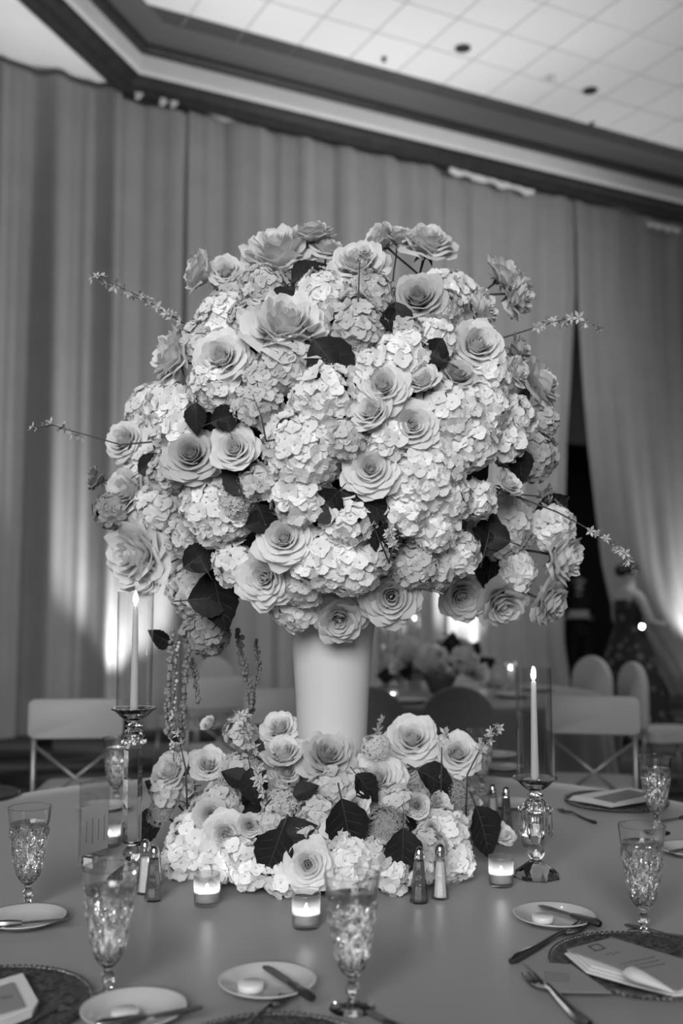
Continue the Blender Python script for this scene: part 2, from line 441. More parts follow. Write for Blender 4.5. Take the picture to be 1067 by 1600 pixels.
# ------------------------------------------------------------------ flowers
def petal_mesh(name, m, t0, L, hw, opn, curl, base=80, nu=6, nv=5, point=1.5, drop=.34, seed=0, r0=.03, z0=-.55, wave=.05):
    rg = random.Random(seed); p1, p2 = rg.uniform(0, 6), rg.uniform(0, 6)
    cols = []
    for i in range(nu + 1):
        u = -1 + 2 * i / nu
        Lu = L * (1 - drop * abs(u) ** point)
        r, z = r0, z0; col = []
        N = nv * 3; 
        for k in range(N + 1):
            v = k / N
            if k % 3 == 0:
                g = .40 + .60 * min(1, v / .55) ** .8
                psi = t0 + u * hw * g
                rr = max(.012, r * (1 - .10 * (1 - abs(u)) * 0)) + wave * .6 * v * math.sin(3 * u + p1)
                col.append((rr * math.cos(psi), rr * math.sin(psi), z + wave * v * math.sin(4 * u + p2)))
            if v < .4: ph = base + (opn - base) * (v / .4)
            else: ph = opn + curl * (1 + .8 * u * u) * ((v - .4) / .6) ** 1.8
            ph = R(ph); r += math.sin(ph) * Lu / N; z += math.cos(ph) * Lu / N
        cols.append(col)
    vs = [cols[i][j] for j in range(nv + 1) for i in range(nu + 1)]
    fs = [(j * (nu + 1) + i, j * (nu + 1) + i + 1, (j + 1) * (nu + 1) + i + 1, (j + 1) * (nu + 1) + i) for j in range(nv) for i in range(nu)]
    return MB().add(vs, fs).mesh(name, m)

m_stem = mat('stem_dark_green', .035, .6)
m_calyx = mat('calyx_green', .10, .6)
def rose_proto(kind, m, seed):
    rg = random.Random(seed); out = []; a = rg.uniform(0, 6)
    K, opm, cum, n0, n1, hw0, hw1, wv = {'open': (9, 62, 58, 3, 6, 105, 45, .06), 'cup': (8, 30, 70, 3, 5, 105, 52, .05),
                                         'garden': (9, 60, 36, 4, 7, 80, 40, .10), 'ran': (7, 36, 8, 4, 8, 95, 42, .02)}[kind]
    for i in range(K):
        f = i / (K - 1); n = round(n0 + (n1 - n0) * min(1, f * 1.5))
        op = -8 + (opm + 8) * f ** 1.7; cu = 3 + cum * f ** .8; L = (.94 if kind != 'ran' else .80) + .25 * f
        for k in range(n):
            a += 2 * PI / n + rg.uniform(-.12, .12)
            out.append(petal_mesh('petal', m, a, L * rg.uniform(.94, 1.06), R(hw0 + (hw1 - hw0) * min(1, f * 1.6)), op + rg.uniform(-3, 3) * (.4 + f), cu * rg.uniform(.7, 1.3),
                                  drop=.14 + .18 * f, point=(2.4 - 1.1 * f) if kind != 'ran' else 2.4, seed=rg.random(), r0=.02 + .09 * f, base=28 + 52 * f, wave=wv * (.5 + .7 * f)))
        a += .6
    return out
def calyx_mesh():
    mb = MB(); mb.lathe([(.02, -.72), (.13, -.68), (.16, -.58), (.10, -.50)], 8)
    for k in range(5):
        a = k * 2 * PI / 5; c, s = math.cos(a), math.sin(a)
        pts = [(.12, -.6, .09), (.30, -.58, .10), (.46, -.66, .06), (.58, -.78, .01)]
        vs = [];
        for r, z, hw in pts: vs += [(r * c - hw * s, r * s + hw * c, z), (r * c + hw * s, r * s - hw * c, z)]
        mb.add(vs, [(0, 1, 3, 2), (2, 3, 5, 4), (4, 5, 7, 6)])
    return mb.mesh('calyx', m_calyx)
CALYX = calyx_mesh()
STEM = MB().tube([(0, 0, -.66), (.03, .02, -1.3), (0, .05, -2.2), (.05, 0, -3.0)], [.055, .05, .05, .045], 6).mesh('stem', m_stem)
TONES = {'p': .80, 'm': .60, 'd': .40}
TNAME = {'p': 'pale', 'm': 'soft grey', 'd': 'dusky'}
MP = {k: mat('petal_' + k, c, .55, noise=.06, scale=3, transl=.42, spec=.2, rnd=.05) for k, c in TONES.items()}
MH = {k: mat('floret_' + k, c, .6, transl=.32, spec=.2, rnd=.12) for k, c in {'p': .84, 'm': .60, 'd': .36}.items()}
ROSES = {}
def rose_meshes(kind, tone, var):
    key = (kind, tone, var)
    if key not in ROSES: ROSES[key] = rose_proto(kind, MP[tone], hash((len(kind), ord(tone), var)) % 1000 + var)
    return ROSES[key]
def floret_mesh(name, m, seed):
    rg = random.Random(seed); mb = MB()
    for k in range(4):
        a = k * PI / 2 + rg.uniform(-.12, .12); up = rg.uniform(.05, .45); tw = rg.uniform(-.25, .25); sz = rg.uniform(.9, 1.1)
        def fn(u, v):
            uu = (u - .5) * 2; l = .06 + .52 * v * sz
            wdt = .37 * math.sin(PI * min(1, .20 + .66 * v)) * (1 if v < .99 else .74) * sz
            x = l; y = uu * wdt; z = up * l + .12 * uu * uu * v - .16 * v * v + tw * y
            return (x * math.cos(a) - y * math.sin(a), x * math.sin(a) + y * math.cos(a), z)
        mb.grid(fn, 2, 3)
    mb.sphere((0, 0, .04), .055, 5, 3)
    return mb.mesh(name, m)
FLOR = {t: [floret_mesh('floret', MH[t], 31 + i) for i in range(5)] for t in MH}
HSTEM = MB().tube([(0, 0, -.2), (.03, 0, -1.0), (.0, .04, -1.9)], [.10, .07, .06], 6).mesh('stem', m_stem)
HCORE = MB().sphere((0, 0, -.05), .62, 10, 7).mesh('flower_core', mat('hydrangea_core', .5, .8, rnd=.1))

def frame(p, nrm, roll, scale):
    q = Vector(nrm).normalized().to_track_quat('Z', 'Y')
    return Matrix.Translation(p) @ (q @ Quaternion((0, 0, 1), roll)).to_matrix().to_4x4() @ Matrix.Scale(scale, 4)
RG = random.Random(11)
def make_rose(p, nrm, r, tone='p', kind='open', label=None, group=None, stem=1.0):
    t = link('rose' if kind != 'ran' else 'ranunculus', None); t.empty_display_size = .01
    t.matrix_world = frame(p, nrm, RG.uniform(0, 6), r * 1.06)
    for me in rose_meshes(kind, tone, RG.randrange(2)): link('petal', me, t)
    link('calyx', CALYX, t)
    if stem: s = link('stem', STEM, t); s.scale = (1, 1, stem)
    tag(t, label, 'rose' if kind != 'ran' else 'flower', group); return t
def make_hyd(p, nrm, r, tone='p', label=None, group=None, flat=.9, fsize=.019):
    t = link('hydrangea', None); t.empty_display_size = .01
    r *= 1.08; t.matrix_world = frame(p, nrm, RG.uniform(0, 6), r)
    link('flower_core', HCORE, t)
    fs = fsize * {'p': 1, 'm': .80, 'd': .78}[tone] * RG.uniform(.92, 1.1) / r           # floret radius scale in head units
    n = max(16, min(190, int(3.0 * 1.62 / (fs * fs) * .80)))
    for i in range(n):
        cz = 1 - (i + .5) / n * 1.62; a = i * 2.39996
        sr = math.sqrt(max(0, 1 - cz * cz)); d = Vector((sr * math.cos(a), sr * math.sin(a), cz * flat))
        k = RG.uniform(.74, .90)
        dn = (Vector((d.x, d.y, d.z + .15)) + Vector((RG.uniform(-.35, .35), RG.uniform(-.35, .35), RG.uniform(-.35, .35)))).normalized()
        o = link('floret', FLOR[tone][RG.randrange(5)], t)
        o.matrix_local = frame(d * k, dn, RG.uniform(0, 6), fs * 1.75 * RG.uniform(.85, 1.15))
    link('stem', HSTEM, t)
    tag(t, label, 'hydrangea', group); return t
def cluster_mesh(m, n, seed):
    rg = random.Random(seed); mb = MB()
    for i in range(n):
        cz = 1 - (i + .5) / n * 1.4; a = i * 2.39996; sr = math.sqrt(max(0, 1 - cz * cz))
        d = Vector((sr * math.cos(a), sr * math.sin(a), cz * .8)) * rg.uniform(.78, 1.02)
        M = frame(d, d + Vector((rg.uniform(-.4, .4), rg.uniform(-.4, .4), .1)), rg.uniform(0, 6), rg.uniform(.10, .15))
        vs = []; fs = []
        for k in range(5):
            b = k * 2 * PI / 5
            o = len(vs); vs += [M @ Vector(q) for q in ((0, 0, -.2), (.8 * math.cos(b - .5), .8 * math.sin(b - .5), .15), (1.3 * math.cos(b), 1.3 * math.sin(b), .05), (.8 * math.cos(b + .5), .8 * math.sin(b + .5), .15))]
            fs.append((o, o + 1, o + 2, o + 3))
        mb.add(vs, fs)
    return mb.mesh('floret_cluster', m, False)
CLU = {t: cluster_mesh(MH[t], 190, 5) for t in MH}
def make_cluster(p, nrm, r, tone='d', label=None, group=None):
    t = link('viburnum', None); t.empty_display_size = .01
    t.matrix_world = frame(p, nrm, RG.uniform(0, 6), r)
    stuff(link('floret_cluster', CLU[tone], t))
    link('flower_core', HCORE, t); link('stem', HSTEM, t)
    tag(t, label, 'flower', group); return t
m_leaf = mat('dark_glossy_leaf', .012, .55, noise=.25, scale=6, spec=.18, rnd=.3)
m_rib = mat('leaf_rib', .035, .5)
def leaf_meshes():
    def half(v): return .40 * math.sin(PI * min(1, v ** .85)) * (1 - .25 * v) + .004
    def pos(u, v):
        ser = 1 + .05 * math.sin(v * 60)
        return (u * half(v) * ser, v, .18 * abs(u) * half(v) * 1.6 - .22 * v * v + .02 * math.sin(8 * v) * abs(u))
    b = MB().grid(lambda u, v: pos((u - .5) * 2, v), 4, 16).mesh('blade', m_leaf)
    mb = MB(); mb.tube([(0, -.25, .02)] + [(0, v, pos(0, v)[2] + .004) for v in (0, .25, .5, .75, .97)], [.016, .014, .012, .01, .007, .003], 5)
    for v in (.2, .36, .52, .68):
        for s in (-1, 1):
            mb.tube([(0, v, pos(0, v)[2] + .004), Vector(pos(s * .55, v + .1)) + Vector((0, 0, .006)), Vector(pos(s * .9, v + .17)) + Vector((0, 0, .004))], [.006, .004, .002], 4)
    return b, mb.mesh('leaf_veins', m_rib)
BLADE, VEINS = leaf_meshes()
def make_leaf(p, up, nrm, size, label, group, n=1):
    """a sprig: n leaves, first one with its tip along `up` lying across nrm"""
    t = link('leaf_sprig', None); t.empty_display_size = .01
    y = Vector(up).normalized(); z = Vector(nrm); z = (z - y * z.dot(y)).normalized(); x = y.cross(z)
    M = Matrix((x, y, z)).transposed().to_4x4()
    t.matrix_world = Matrix.Translation(p) @ M @ Matrix.Scale(size, 4)
    for k in range(n):
        b = link('leaf', BLADE, t); link('vein', VEINS, b)
        b.matrix_local = Matrix.Rotation((0, 1.5, -1.4)[k % 3], 4, 'Z') @ Matrix.Rotation((0, -.3, -.2)[k % 3], 4, 'X') @ Matrix.Translation((0, -.45, -.02 * k)) @ Matrix.Scale((1, .8, .7)[k % 3], 4)
    tag(t, label, 'leaves', group); return t

# --- the two domes: ray against ellipsoid gives the distance of each bloom
def ell_hit(x, y, C, ax):
    if C is C1 and y > 750: ax = (ax[0], ax[1], .45 + .11 * min(1, (y - 750) / 130))
    d = ray(x, y); o = EYEV - C
    D = Vector((d.x / ax[0], d.y / ax[1], d.z / ax[2])); O = Vector((o.x / ax[0], o.y / ax[1], o.z / ax[2]))
    a = D.dot(D); b = 2 * O.dot(D); c = O.dot(O) - 1; q = b * b - 4 * a * c
    if q > 0: p = EYEV + d * ((-b - math.sqrt(q)) / (2 * a))
    elif C is C2 and 440 < x < 600: p = ony(x, y, 2.50)     # in front of the vase wall
    else: p = ony(x, y, C.y + .02)
    v = p - C
    return p, Vector((v.x / ax[0] ** 2, v.y / ax[1] ** 2, v.z / ax[2] ** 2)).normalized()
C1 = Vector((-.022, 2.62, 1.865)); A1 = (.535, .45, .45)
C2 = Vector((-.045, 2.60, .76)); A2 = (.40, .31, .27)
def zone1(y, x):
    if y < 470: return 'on the tall dome crown'
    if y < 640: return 'on the tall dome shoulder'
    if y < 800: return 'on the tall dome belly'
    return 'under the tall dome'
def zone2(y, x):
    if y < 1215: return 'atop the low flower ring'
    if y < 1300: return 'midway on the low flower ring'
    return 'at the low flower ring hem'
KN = {'open': 'open rose', 'cup': 'cupped rose', 'garden': 'full-petalled garden rose', 'ran': 'small round ranunculus'}
PLACED = []
def place(kind, x, y, rpx, tone='p', face=None, label=None, dome=1, push=None, stem=1.0):
    C, ax = (C1, A1) if dome == 1 else (C2, A2)
    p, n = ell_hit(x, y, C, ax)
    dep = (p - EYEV).dot(Vector((0, math.cos(TILT), math.sin(TILT))))
    r = rpx / F * dep
    tocam = (EYEV - p).normalized()
    if face: nn = (Vector((face[0], -face[2], face[1]))).normalized()
    else: nn = (n * .7 + tocam * .45).normalized()
    hyd = kind in ('H', 'V')
    if push is None: push = .55 if hyd else .10
    p = p - n * (r * push)
    zt = (zone1 if dome == 1 else zone2)(y, x)
    if kind == 'H': base = '%s hydrangea head %s' % (TNAME[tone], zt); base = base.replace('head', 'large head' if rpx > 46 else 'small head' if rpx < 33 else 'head')
    elif kind == 'V': base = '%s cluster of tiny dense florets %s' % (TNAME[tone], zt)
    else:
        sd = '' if not face else (' turned sideways' if abs(face[0]) > .75 else ' tipped upward' if face[1] > .45 else ' hanging downward' if face[1] < -.35 else '')
        sz = 'big ' if rpx > 42 else 'small ' if rpx < 24 and kind != 'ran' else ''
        base = '%s%s %s%s %s' % (sz, TNAME[tone], KN[kind], sd, zt)
    lab = label or base; grp = None if label else base
    PLACED.append([None, base, p, kind, tone, rpx, face])
    if kind == 'H': o = make_hyd(p, nn, r, tone, lab, grp)
    elif kind == 'V': o = make_cluster(p, nn, r, tone, lab, grp)
    else: o = make_rose(p, nn, r, tone, kind, lab, grp, stem)
    PLACED[-1][0] = o; return o
def short(e):
    k, t = e[3], TNAME[e[4]]
    return t + ' ' + {'H': 'hydrangea', 'V': 'floret cluster', 'ran': 'ranunculus', 'cup': 'cupped rose', 'open': 'open rose', 'garden': 'garden rose'}[k]
def neighbour_labels():
    # look-alikes are told apart by the bloom that touches them
    from collections import Counter
    for rnd_ in (0, 1):
        cnt = Counter(e[0]['label'] for e in PLACED)
        new = {}
        for e in PLACED:
            if cnt[e[0]['label']] < 2: continue
            near = sorted((q for q in PLACED if q is not e and short(q) != short(e)), key=lambda q: (q[2] - e[2]).length)
            if rnd_ == 0: q = near[0]; new[id(e)] = '%s, just %s a %s' % (e[1], 'below' if q[2].z > e[2].z else 'above', short(q))
            else:
                q = next((w_ for w_ in near if short(w_) != short(near[0])), None)
                l = e[0]['label'] + ' and %s a %s' % ('below' if q[2].z > e[2].z else 'above', short(q))
                if len(l.split()) <= 18: new[id(e)] = l
        for e in PLACED:
            if id(e) in new: e[0]['label'] = new[id(e)]
    for e in PLACED:
        l = e[0]['label']
        if len(l.split()) > 16: e[0]['label'] = l.replace(' flower ring', ' ring').replace(' the low', ' low').replace(' the tall', ' tall').replace(' a ', ' ')

TOP = [
 # roses: kind, x, y, radius px, tone, face (right, up, to camera)
 ('cup', 307, 420, 37, 'p', (-.9, .25, .35)), ('cup', 352, 421, 29, 'p', (-.1, .3, .95)),
 ('garden', 433, 384, 54, 'p', (-.15, .75, .65)), ('open', 487, 357, 30, 'p', (-.1, .85, .3)), ('open', 513, 383, 26, 'p', (.2, .8, .5)),
 ('open', 558, 404, 44, 'p', (-.2, .55, .8)), ('cup', 590, 370, 31, 'p', (-.75, .5, .4)), ('cup', 623, 364, 25, 'p', (.1, .8, .5)),
 ('open', 671, 371, 41, 'p', (.2, .75, .6)), ('garden', 448, 500, 64, 'p', (.1, .62, .78)), ('open', 342, 556, 44, 'p', (-.2, .25, .9)),
 ('garden', 260, 553, 42, 'p', (-.85, .2, .45)), ('open', 656, 460, 40, 'm', (-.1, .3, .95)), ('garden', 756, 474, 34, 'p', (.8, .25, .55)),
 ('open', 796, 424, 34, 'p', (.72, .5, .25)), ('garden', 816, 456, 34, 'p', (.85, -.1, .45)), ('open', 750, 536, 42, 'p', (.25, .25, .93)),
 ('open', 598, 600, 40, 'p', (-.1, .25, .95)), ('cup', 662, 592, 30, 'p', (-.35, .6, .7)), ('cup', 716, 584, 31, 'm', (.1, .55, .8)),
 ('cup', 579, 642, 36, 'p', (-.45, .3, .85)), ('open', 645, 664, 42, 'p', (.1, .05, 1)), ('cup', 815, 543, 25, 'm', (.8, .3, .5)),
 ('cup', 812, 580, 26, 'p', (.8, .1, .55)), ('open', 850, 594, 42, 'p', (.8, .45, .4)), ('open', 189, 688, 31, 'p', (-.45, .2, .85)),
 ('open', 296, 709, 42, 'm', (-.1, .25, .95)), ('cup', 365, 701, 40, 'p', (-.1, .2, .97)), ('open', 194, 768, 42, 'p', (-.55, .1, .83)),
 ('cup', 145, 748, 22, 'd', (-.85, .1, .5)), ('garden', 202, 870, 54, 'p', (-.6, -.15, .78)), ('cup', 226, 905, 28, 'p', (-.4, -.35, .8)),
 ('open', 442, 842, 42, 'p', (-.1, .25, .95)), ('garden', 411, 906, 43, 'p', (-.15, -.05, .98)), ('open', 580, 733, 41, 'p', (0, .1, 1)),
 ('open', 530, 972, 36, 'm', (0, -.35, .93)), ('open', 612, 935, 43, 'm', (0, -.1, 1)), ('cup', 724, 936, 40, 'p', (.1, -.35, .93)),
 ('open', 789, 948, 38, 'm', (.25, -.6, .75)), ('garden', 890, 872, 40, 'p', (.8, -.15, .5)), ('open', 866, 946, 34, 'm', (.75, -.35, .5)),
 ('cup', 797, 756, 24, 'p', (.5, .5, .7)), ('cup', 858, 777, 20, 'm', (.8, -.1, .5)),
 # hydrangeas
 ('H', 405, 432, 38, 'm'), ('H', 334, 482, 40, 'p'), ('H', 382, 488, 34, 'm'), ('H', 442, 556, 52, 'm'), ('H', 322, 596, 44, 'p'),
 ('H', 246, 640, 46, 'p'), ('H', 500, 443, 42, 'p'), ('H', 559, 487, 54, 'm'), ('H', 712, 444, 48, 'p'), ('H', 688, 518, 36, 'p'),
 ('H', 636, 548, 42, 'p'), ('H', 575, 566, 26, 'p'), ('H', 506, 612, 58, 'p'), ('H', 716, 643, 60, 'p'), ('H', 779, 577, 38, 'p'),
 ('H', 775, 632, 42, 'p'), ('H', 820, 650, 34, 'p'), ('H', 862, 660, 27, 'm'), ('H', 256, 672, 42, 'p'), ('H', 158, 806, 30, 'd'),
 ('H', 230, 808, 46, 'p'), ('H', 250, 745, 36, 'm'), ('H', 322, 812, 62, 'p'), ('V', 362, 790, 38, 'm'), ('H', 289, 944, 50, 'm'), ('H', 310, 1006, 40, 'd'),
 ('H', 455, 966, 40, 'p'), ('H', 466, 708, 70, 'p'), ('H', 464, 785, 50, 'p'), ('H', 356, 893, 34, 'p'), ('H', 672, 748, 76, 'p'),
 ('H', 745, 688, 58, 'p'), ('H', 642, 806, 44, 'p'), ('H', 707, 789, 46, 'p'), ('H', 687, 838, 40, 'p'), ('H', 756, 790, 32, 'p'),
 ('H', 547, 822, 46, 'p'), ('H', 550, 896, 54, 'p'), ('H', 500, 890, 50, 'p'), ('H', 655, 898, 42, 'm'), ('H', 728, 876, 36, 'p'),
 ('H', 810, 838, 56, 'p'), ('H', 822, 905, 32, 'p'), ('H', 882, 832, 36, 'p'), ('H', 854, 716, 44, 'm'), ('H', 538, 690, 34, 'm'),
 ('H', 610, 690, 36, 'p'), ('H', 300, 520, 36, 'm'), ('H', 395, 630, 40, 'm'), ('H', 640, 515, 30, 'm'), ('H', 700, 470, 34, 'm'), ('H', 805, 690, 34, 'p'),
 ('H', 395, 760, 30, 'm'), ('H', 275, 850, 34, 'm'), ('H', 690, 905, 30, 'm'), ('H', 590, 880, 28, 'm'), ('H', 470, 930, 34, 'm'), ('H', 405, 590, 34, 'm'), ('H', 585, 440, 36, 'm'),
]
for e in TOP: place(*e[:5], face=e[5] if len(e) > 5 else None)
LEAF1 = [  # x, y, size px, tip direction in the picture
 (519, 566, 92, (.6, -.75), 1), (622, 500, 60, (.1, -1), 2), (677, 552, 56, (-.7, .4), 2), (304, 652, 44, (0, -1), 1), (352, 652, 50, (.8, .3), 2), (506, 556, 50, (-.5, .5), 1),
 (480, 424, 56, (.8, .5), 2), (442, 463, 44, (1, .2), 1), (368, 748, 60, (-.6, .6), 2), (338, 936, 88, (.15, -1), 2), (309, 872, 56, (.7, .5), 2), (411, 815, 56, (.4, -1), 2), (509, 790, 66, (-.7, .6), 2),
 (569, 787, 78, (.8, -.4), 1), (864, 792, 54, (.9, .3), 1), (767, 836, 66, (.3, 1), 2), (768, 900, 70, (-.1, -1), 2), (603, 848, 60, (-.2, -1), 2), (816, 726, 50, (.2, -1), 1), (206, 735, 46, (.7, .5), 1), (250, 1000, 40, (-.8, .3), 1), (640, 690, 40, (.5, .5), 1)]
def px_leaf(e, dome, gname, zf):
    x, y, s, (ux, uy), n = e
    C, ax = (C1, A1) if dome == 1 else (C2, A2)
    p, nr = ell_hit(x, y, C, ax); dep = p.y
    tocam = (EYEV - p).normalized()
    nn = (nr * .45 + tocam * .65).normalized()
    q = min(PLACED, key=lambda w_: (w_[2] - p).length)
    lab = 'dark %s %s, %s a %s' % ('leaf' if n == 1 else 'leaf pair', zf(y, x), 'below' if q[2].z > p.z else 'above', short(q))
    make_leaf(p - nr * (.05 if x == 206 else .004 if dome == 1 else -.022), Vector((ux, 0, uy)), nn, (1.18 if dome == 1 else 1.12) * s / F * dep, lab, gname + ' ' + zf(y, x), n)
for e in LEAF1: px_leaf(e, 1, 'dark leaf sprigs', zone1)
# dark foam core added to block light and gaps between the blooms
fo = MB().grid(lambda u, v: (C1.x + .40 * math.sin(PI * v) * math.cos(2 * PI * u) * (1 + .05 * math.sin(9 * u * 2 * PI + 20 * v)), C1.y + .33 * math.sin(PI * v) * math.sin(2 * PI * u), C1.z - .02 - .37 * math.cos(PI * v)), 40, 20).build('added_foam_core', mat('foam_and_added_core_dark', .02, .9, noise=.4, scale=20))
tag(fo, 'dark foam core added inside the tall flower dome to block light through it', 'floral foam')
# blooms round the sides and back so that the dome is whole
bk = random.Random(3)
for k in range(36):
    a = R(8) + R(164) * bk.random(); el = math.asin(bk.uniform(-.75, .9))
    n = Vector((math.cos(el) * math.cos(a), math.cos(el) * math.sin(a), math.sin(el)))
    p = C1 + Vector((n.x * A1[0], n.y * A1[1], n.z * A1[2])) * .92
    lab = 'hydrangea head on the hidden back of the tall flower dome'
    make_hyd(p, n, bk.uniform(.075, .095), bk.choice('pm'), lab, lab)

LOW = [
 ('cup', 264, 1202, 34, 'p', (-.45, .5, .6)), ('cup', 323, 1190, 30, 'p', (.05, .6, .75)), ('ran', 292, 1228, 17, 'p', (-.5, .1, .8)), ('ran', 324, 1128, 15, 'p', (-.5, .5, .5)),
 ('open', 436, 1133, 29, 'p', (-.1, .7, .6)), ('cup', 442, 1172, 34, 'p', (-.1, .8, .5)), ('ran', 449, 1202, 22, 'p', (.1, .5, .8)), ('open', 512, 1173, 40, 'm', (.15, .6, .7)),
 ('cup', 327, 1271, 27, 'm', (-.1, .3, .9)), ('open', 350, 1304, 34, 'p', (-.1, .1, 1)), ('ran', 390, 1288, 22, 'p', (.2, .3, .9)), ('open', 482, 1352, 36, 'p', (.05, .25, 1), -.35),
 ('open', 646, 1149, 39, 'p', (0, .55, .8)), ('open', 718, 1173, 33, 'p', (.1, .5, .8)), ('open', 591, 1211, 38, 'p', (-.1, .5, .85)), ('open', 637, 1195, 26, 'm', (0, .3, .9)),
 ('ran', 653, 1258, 23, 'p', (0, .15, 1)), ('cup', 557, 1256, 23, 'p', (.1, .2, .9)), ('ran', 675, 1292, 15, 'p', (0, .2, 1)), ('ran', 688, 1250, 17, 'p', (.3, .4, .8)), ('cup', 786, 1302, 24, 'p', (.35, .75, .4)),
 ('H', 286, 1300, 46, 'p'), ('H', 272, 1338, 34, 'p'), ('H', 334, 1240, 34, 'm'), ('H', 366, 1190, 36, 'm'), ('H', 372, 1130, 26, 'm'), ('V', 241, 1262, 24, 'd'),
 ('V', 436, 1245, 34, 'm'), ('H', 424, 1278, 30, 'm'), ('H', 388, 1350, 36, 'p'), ('H', 330, 1350, 30, 'p'), ('H', 435, 1372, 26, 'p'), ('H', 516, 1218, 34, 'm'), ('H', 496, 1262, 32, 'm'),
 ('H', 551, 1342, 38, 'p'), ('H', 592, 1336, 28, 'm'), ('H', 621, 1368, 28, 'p'), ('V', 608, 1284, 38, 'd'), ('V', 726, 1227, 40, 'd'), ('H', 707, 1288, 40, 'p'), ('H', 722, 1340, 36, 'p'), ('H', 678, 1320, 32, 'm'),
 ('H', 560, 1215, 28, 'm'), ('H', 690, 1205, 30, 'm'), ('H', 470, 1300, 34, 'm'), ('H', 540, 1380, 24, 'p'), ('H', 410, 1215, 28, 'm'), ('H', 660, 1360, 24, 'p'), ('H', 625, 1240, 28, 'm'), ('V', 590, 1155, 24, 'm'), ('H', 250, 1225, 26, 'm'), ('H', 745, 1260, 26, 'm'), ('H', 310, 1270, 30, 'm'), ('H', 360, 1330, 30, 'p'), ('H', 530, 1300, 30, 'm')]
for e in LOW: place(*e[:5], face=e[5] if len(e) > 5 else None, dome=2, stem=.6, push=e[6] if len(e) > 6 else None)
LEAF2 = [(267, 1246, 58, (-.7, .4), 1), (245, 1297, 62, (-.6, -.6), 1), (375, 1227, 42, (-.6, .3), 1), (401, 1239, 56, (.2, -1), 1), (431, 1335, 78, (-.35, -.9), 1), (461, 1306, 60, (.9, .3), 1), (477, 1246, 38, (.9, .4), 1),
 (541, 1297, 84, (.2, -.9), 1), (624, 1335, 74, (0, -1), 1), (570, 1240, 50, (.6, -.7), 2), (675, 1230, 66, (.8, -.4), 2), (717, 1258, 50, (.7, -.5), 1), (745, 1303, 78, (.35, -.9), 1)]
neighbour_labels()
for e in LEAF2: px_leaf(e, 2, 'dark leaf sprigs', zone2)
for k in range(14):
    a = R(10) + R(160) * (k + .5) / 14
    n = Vector((math.cos(a), math.sin(a), bk.uniform(.2, .8))).normalized()
    p = C2 + Vector((n.x * A2[0], n.y * A2[1], n.z * A2[2])) * .88
    lab = 'hydrangea head on the hidden back of the low flower ring'
    make_hyd(p, n, bk.uniform(.055, .07), bk.choice('pm'), lab, lab)
fo = MB().lathe([(.12, .005), (.26, .005), (.265, .05), (.24, .11), (.20, .15), (.12, .16), (.11, .10), (.12, .005)], 40).build('foam_ring', mat('foam_and_added_core_dark', .02)); fo.location = C2
tag(fo, 'dark foam ring on the cloth under the low flowers', 'floral foam')

# --- blossom sprigs and hanging amaranth
def blossom_mesh(m, seed):
    rg = random.Random(seed); mb = MB()
    for k in range(5):
        b = k * 2 * PI / 5; u = rg.uniform(.1, .7)
        vs = [(0, 0, 0), (.6 * math.cos(b - .45), .6 * math.sin(b - .45), u * .6), (1.05 * math.cos(b), 1.05 * math.sin(b), u), (.6 * math.cos(b + .45), .6 * math.sin(b + .45), u * .6)]
        mb.add(vs, [(0, 1, 2, 3)])
    mb.sphere((0, 0, .1), .16, 5, 3)
    return mb.mesh('blossom', m)
BLOS = [blossom_mesh(mat('sprig_blossom', .5, .6, transl=.2, rnd=.15), i) for i in range(3)]
m_twig = mat('twig_bark', .05, .7)
def sprig(pts, Y, label, n, t0=.35, br=6.5, group=None, Yend=None):
    P = [ony(x, y, Y) for i, (x, y) in enumerate(pts)]
    cc = C1 if pts[0][1] < 1000 else C2 + Vector((0, 0, .1))
    P = [P[0].lerp(cc, .45) if pts[0][1] < 1000 else P[0] + Vector((0, .04, -.12))] + P; t0 = t0 * (len(P) - 2) / (len(P) - 1) + 1 / (len(P) - 1)
    t = thing('blossom_sprig', label, 'sprig', P[0], 0, group)
    Q = [p - P[0] for p in P]
    MB().tube(Q, [.0026 - .0018 * i / (len(Q) - 1) for i in range(len(Q))], 6).build('stem', m_twig, t)
    rg = random.Random(n)
    def at(u):
        u *= len(Q) - 1; i = min(int(u), len(Q) - 2); return Q[i].lerp(Q[i + 1], u - i)
    for k in range(n):
        u = t0 + (1 - t0) * (k + rg.uniform(0, .8)) / n
        dr = Vector((rg.uniform(-1, 1), rg.uniform(-1, .3), rg.uniform(-1, 1))).normalized()
        o = link('blossom', BLOS[k % 3], t)
        o.matrix_local = frame(at(min(1, u)) + dr * .006, dr, rg.uniform(0, 6), br * rg.uniform(.7, 1.25) / F * Y)
    return t
sprig([(345, 528), (300, 515), (268, 494), (225, 467), (180, 445), (142, 431)], 2.5, 'longest blossom twig sticking out of the tall flower dome toward the plain drapes', 26, .28, 9)
sprig([(188, 695), (158, 686), (118, 675), (82, 664), (52, 670)], 2.55, 'thin blossom twig below the longest one, with few small buds', 10, .42, 10)
sprig([(785, 528), (820, 517), (862, 504), (900, 496), (937, 512)], 2.5, 'blossom twig on the dome shoulder pointing at the doorway gap', 16, .35, 10)
sprig([(870, 800), (904, 818), (945, 842), (975, 862), (988, 890)], 2.5, 'drooping blossom twig low on the dome in front of the woman', 16, .35, 9)
sprig([(556, 520), (560, 460), (562, 405), (575, 395)], 2.2, 'upright dark twig with a greyish blossom tuft on the dome crown', 14, .7, 9)
sprig([(416, 690), (408, 650), (396, 620)], 2.13, 'short spiky dark twig between two hydrangea heads', 8, .6, 6)
sprig([(608, 880), (614, 850), (606, 825)], 2.17, 'small greyish blossom twig among dark leaves under the dome', 12, .3, 9)
sprig([(730, 1210), (748, 1175), (766, 1150), (780, 1130)], 2.5, 'blossom twig rising from the low ring toward the shorter candlestick', 14, .3, 9)
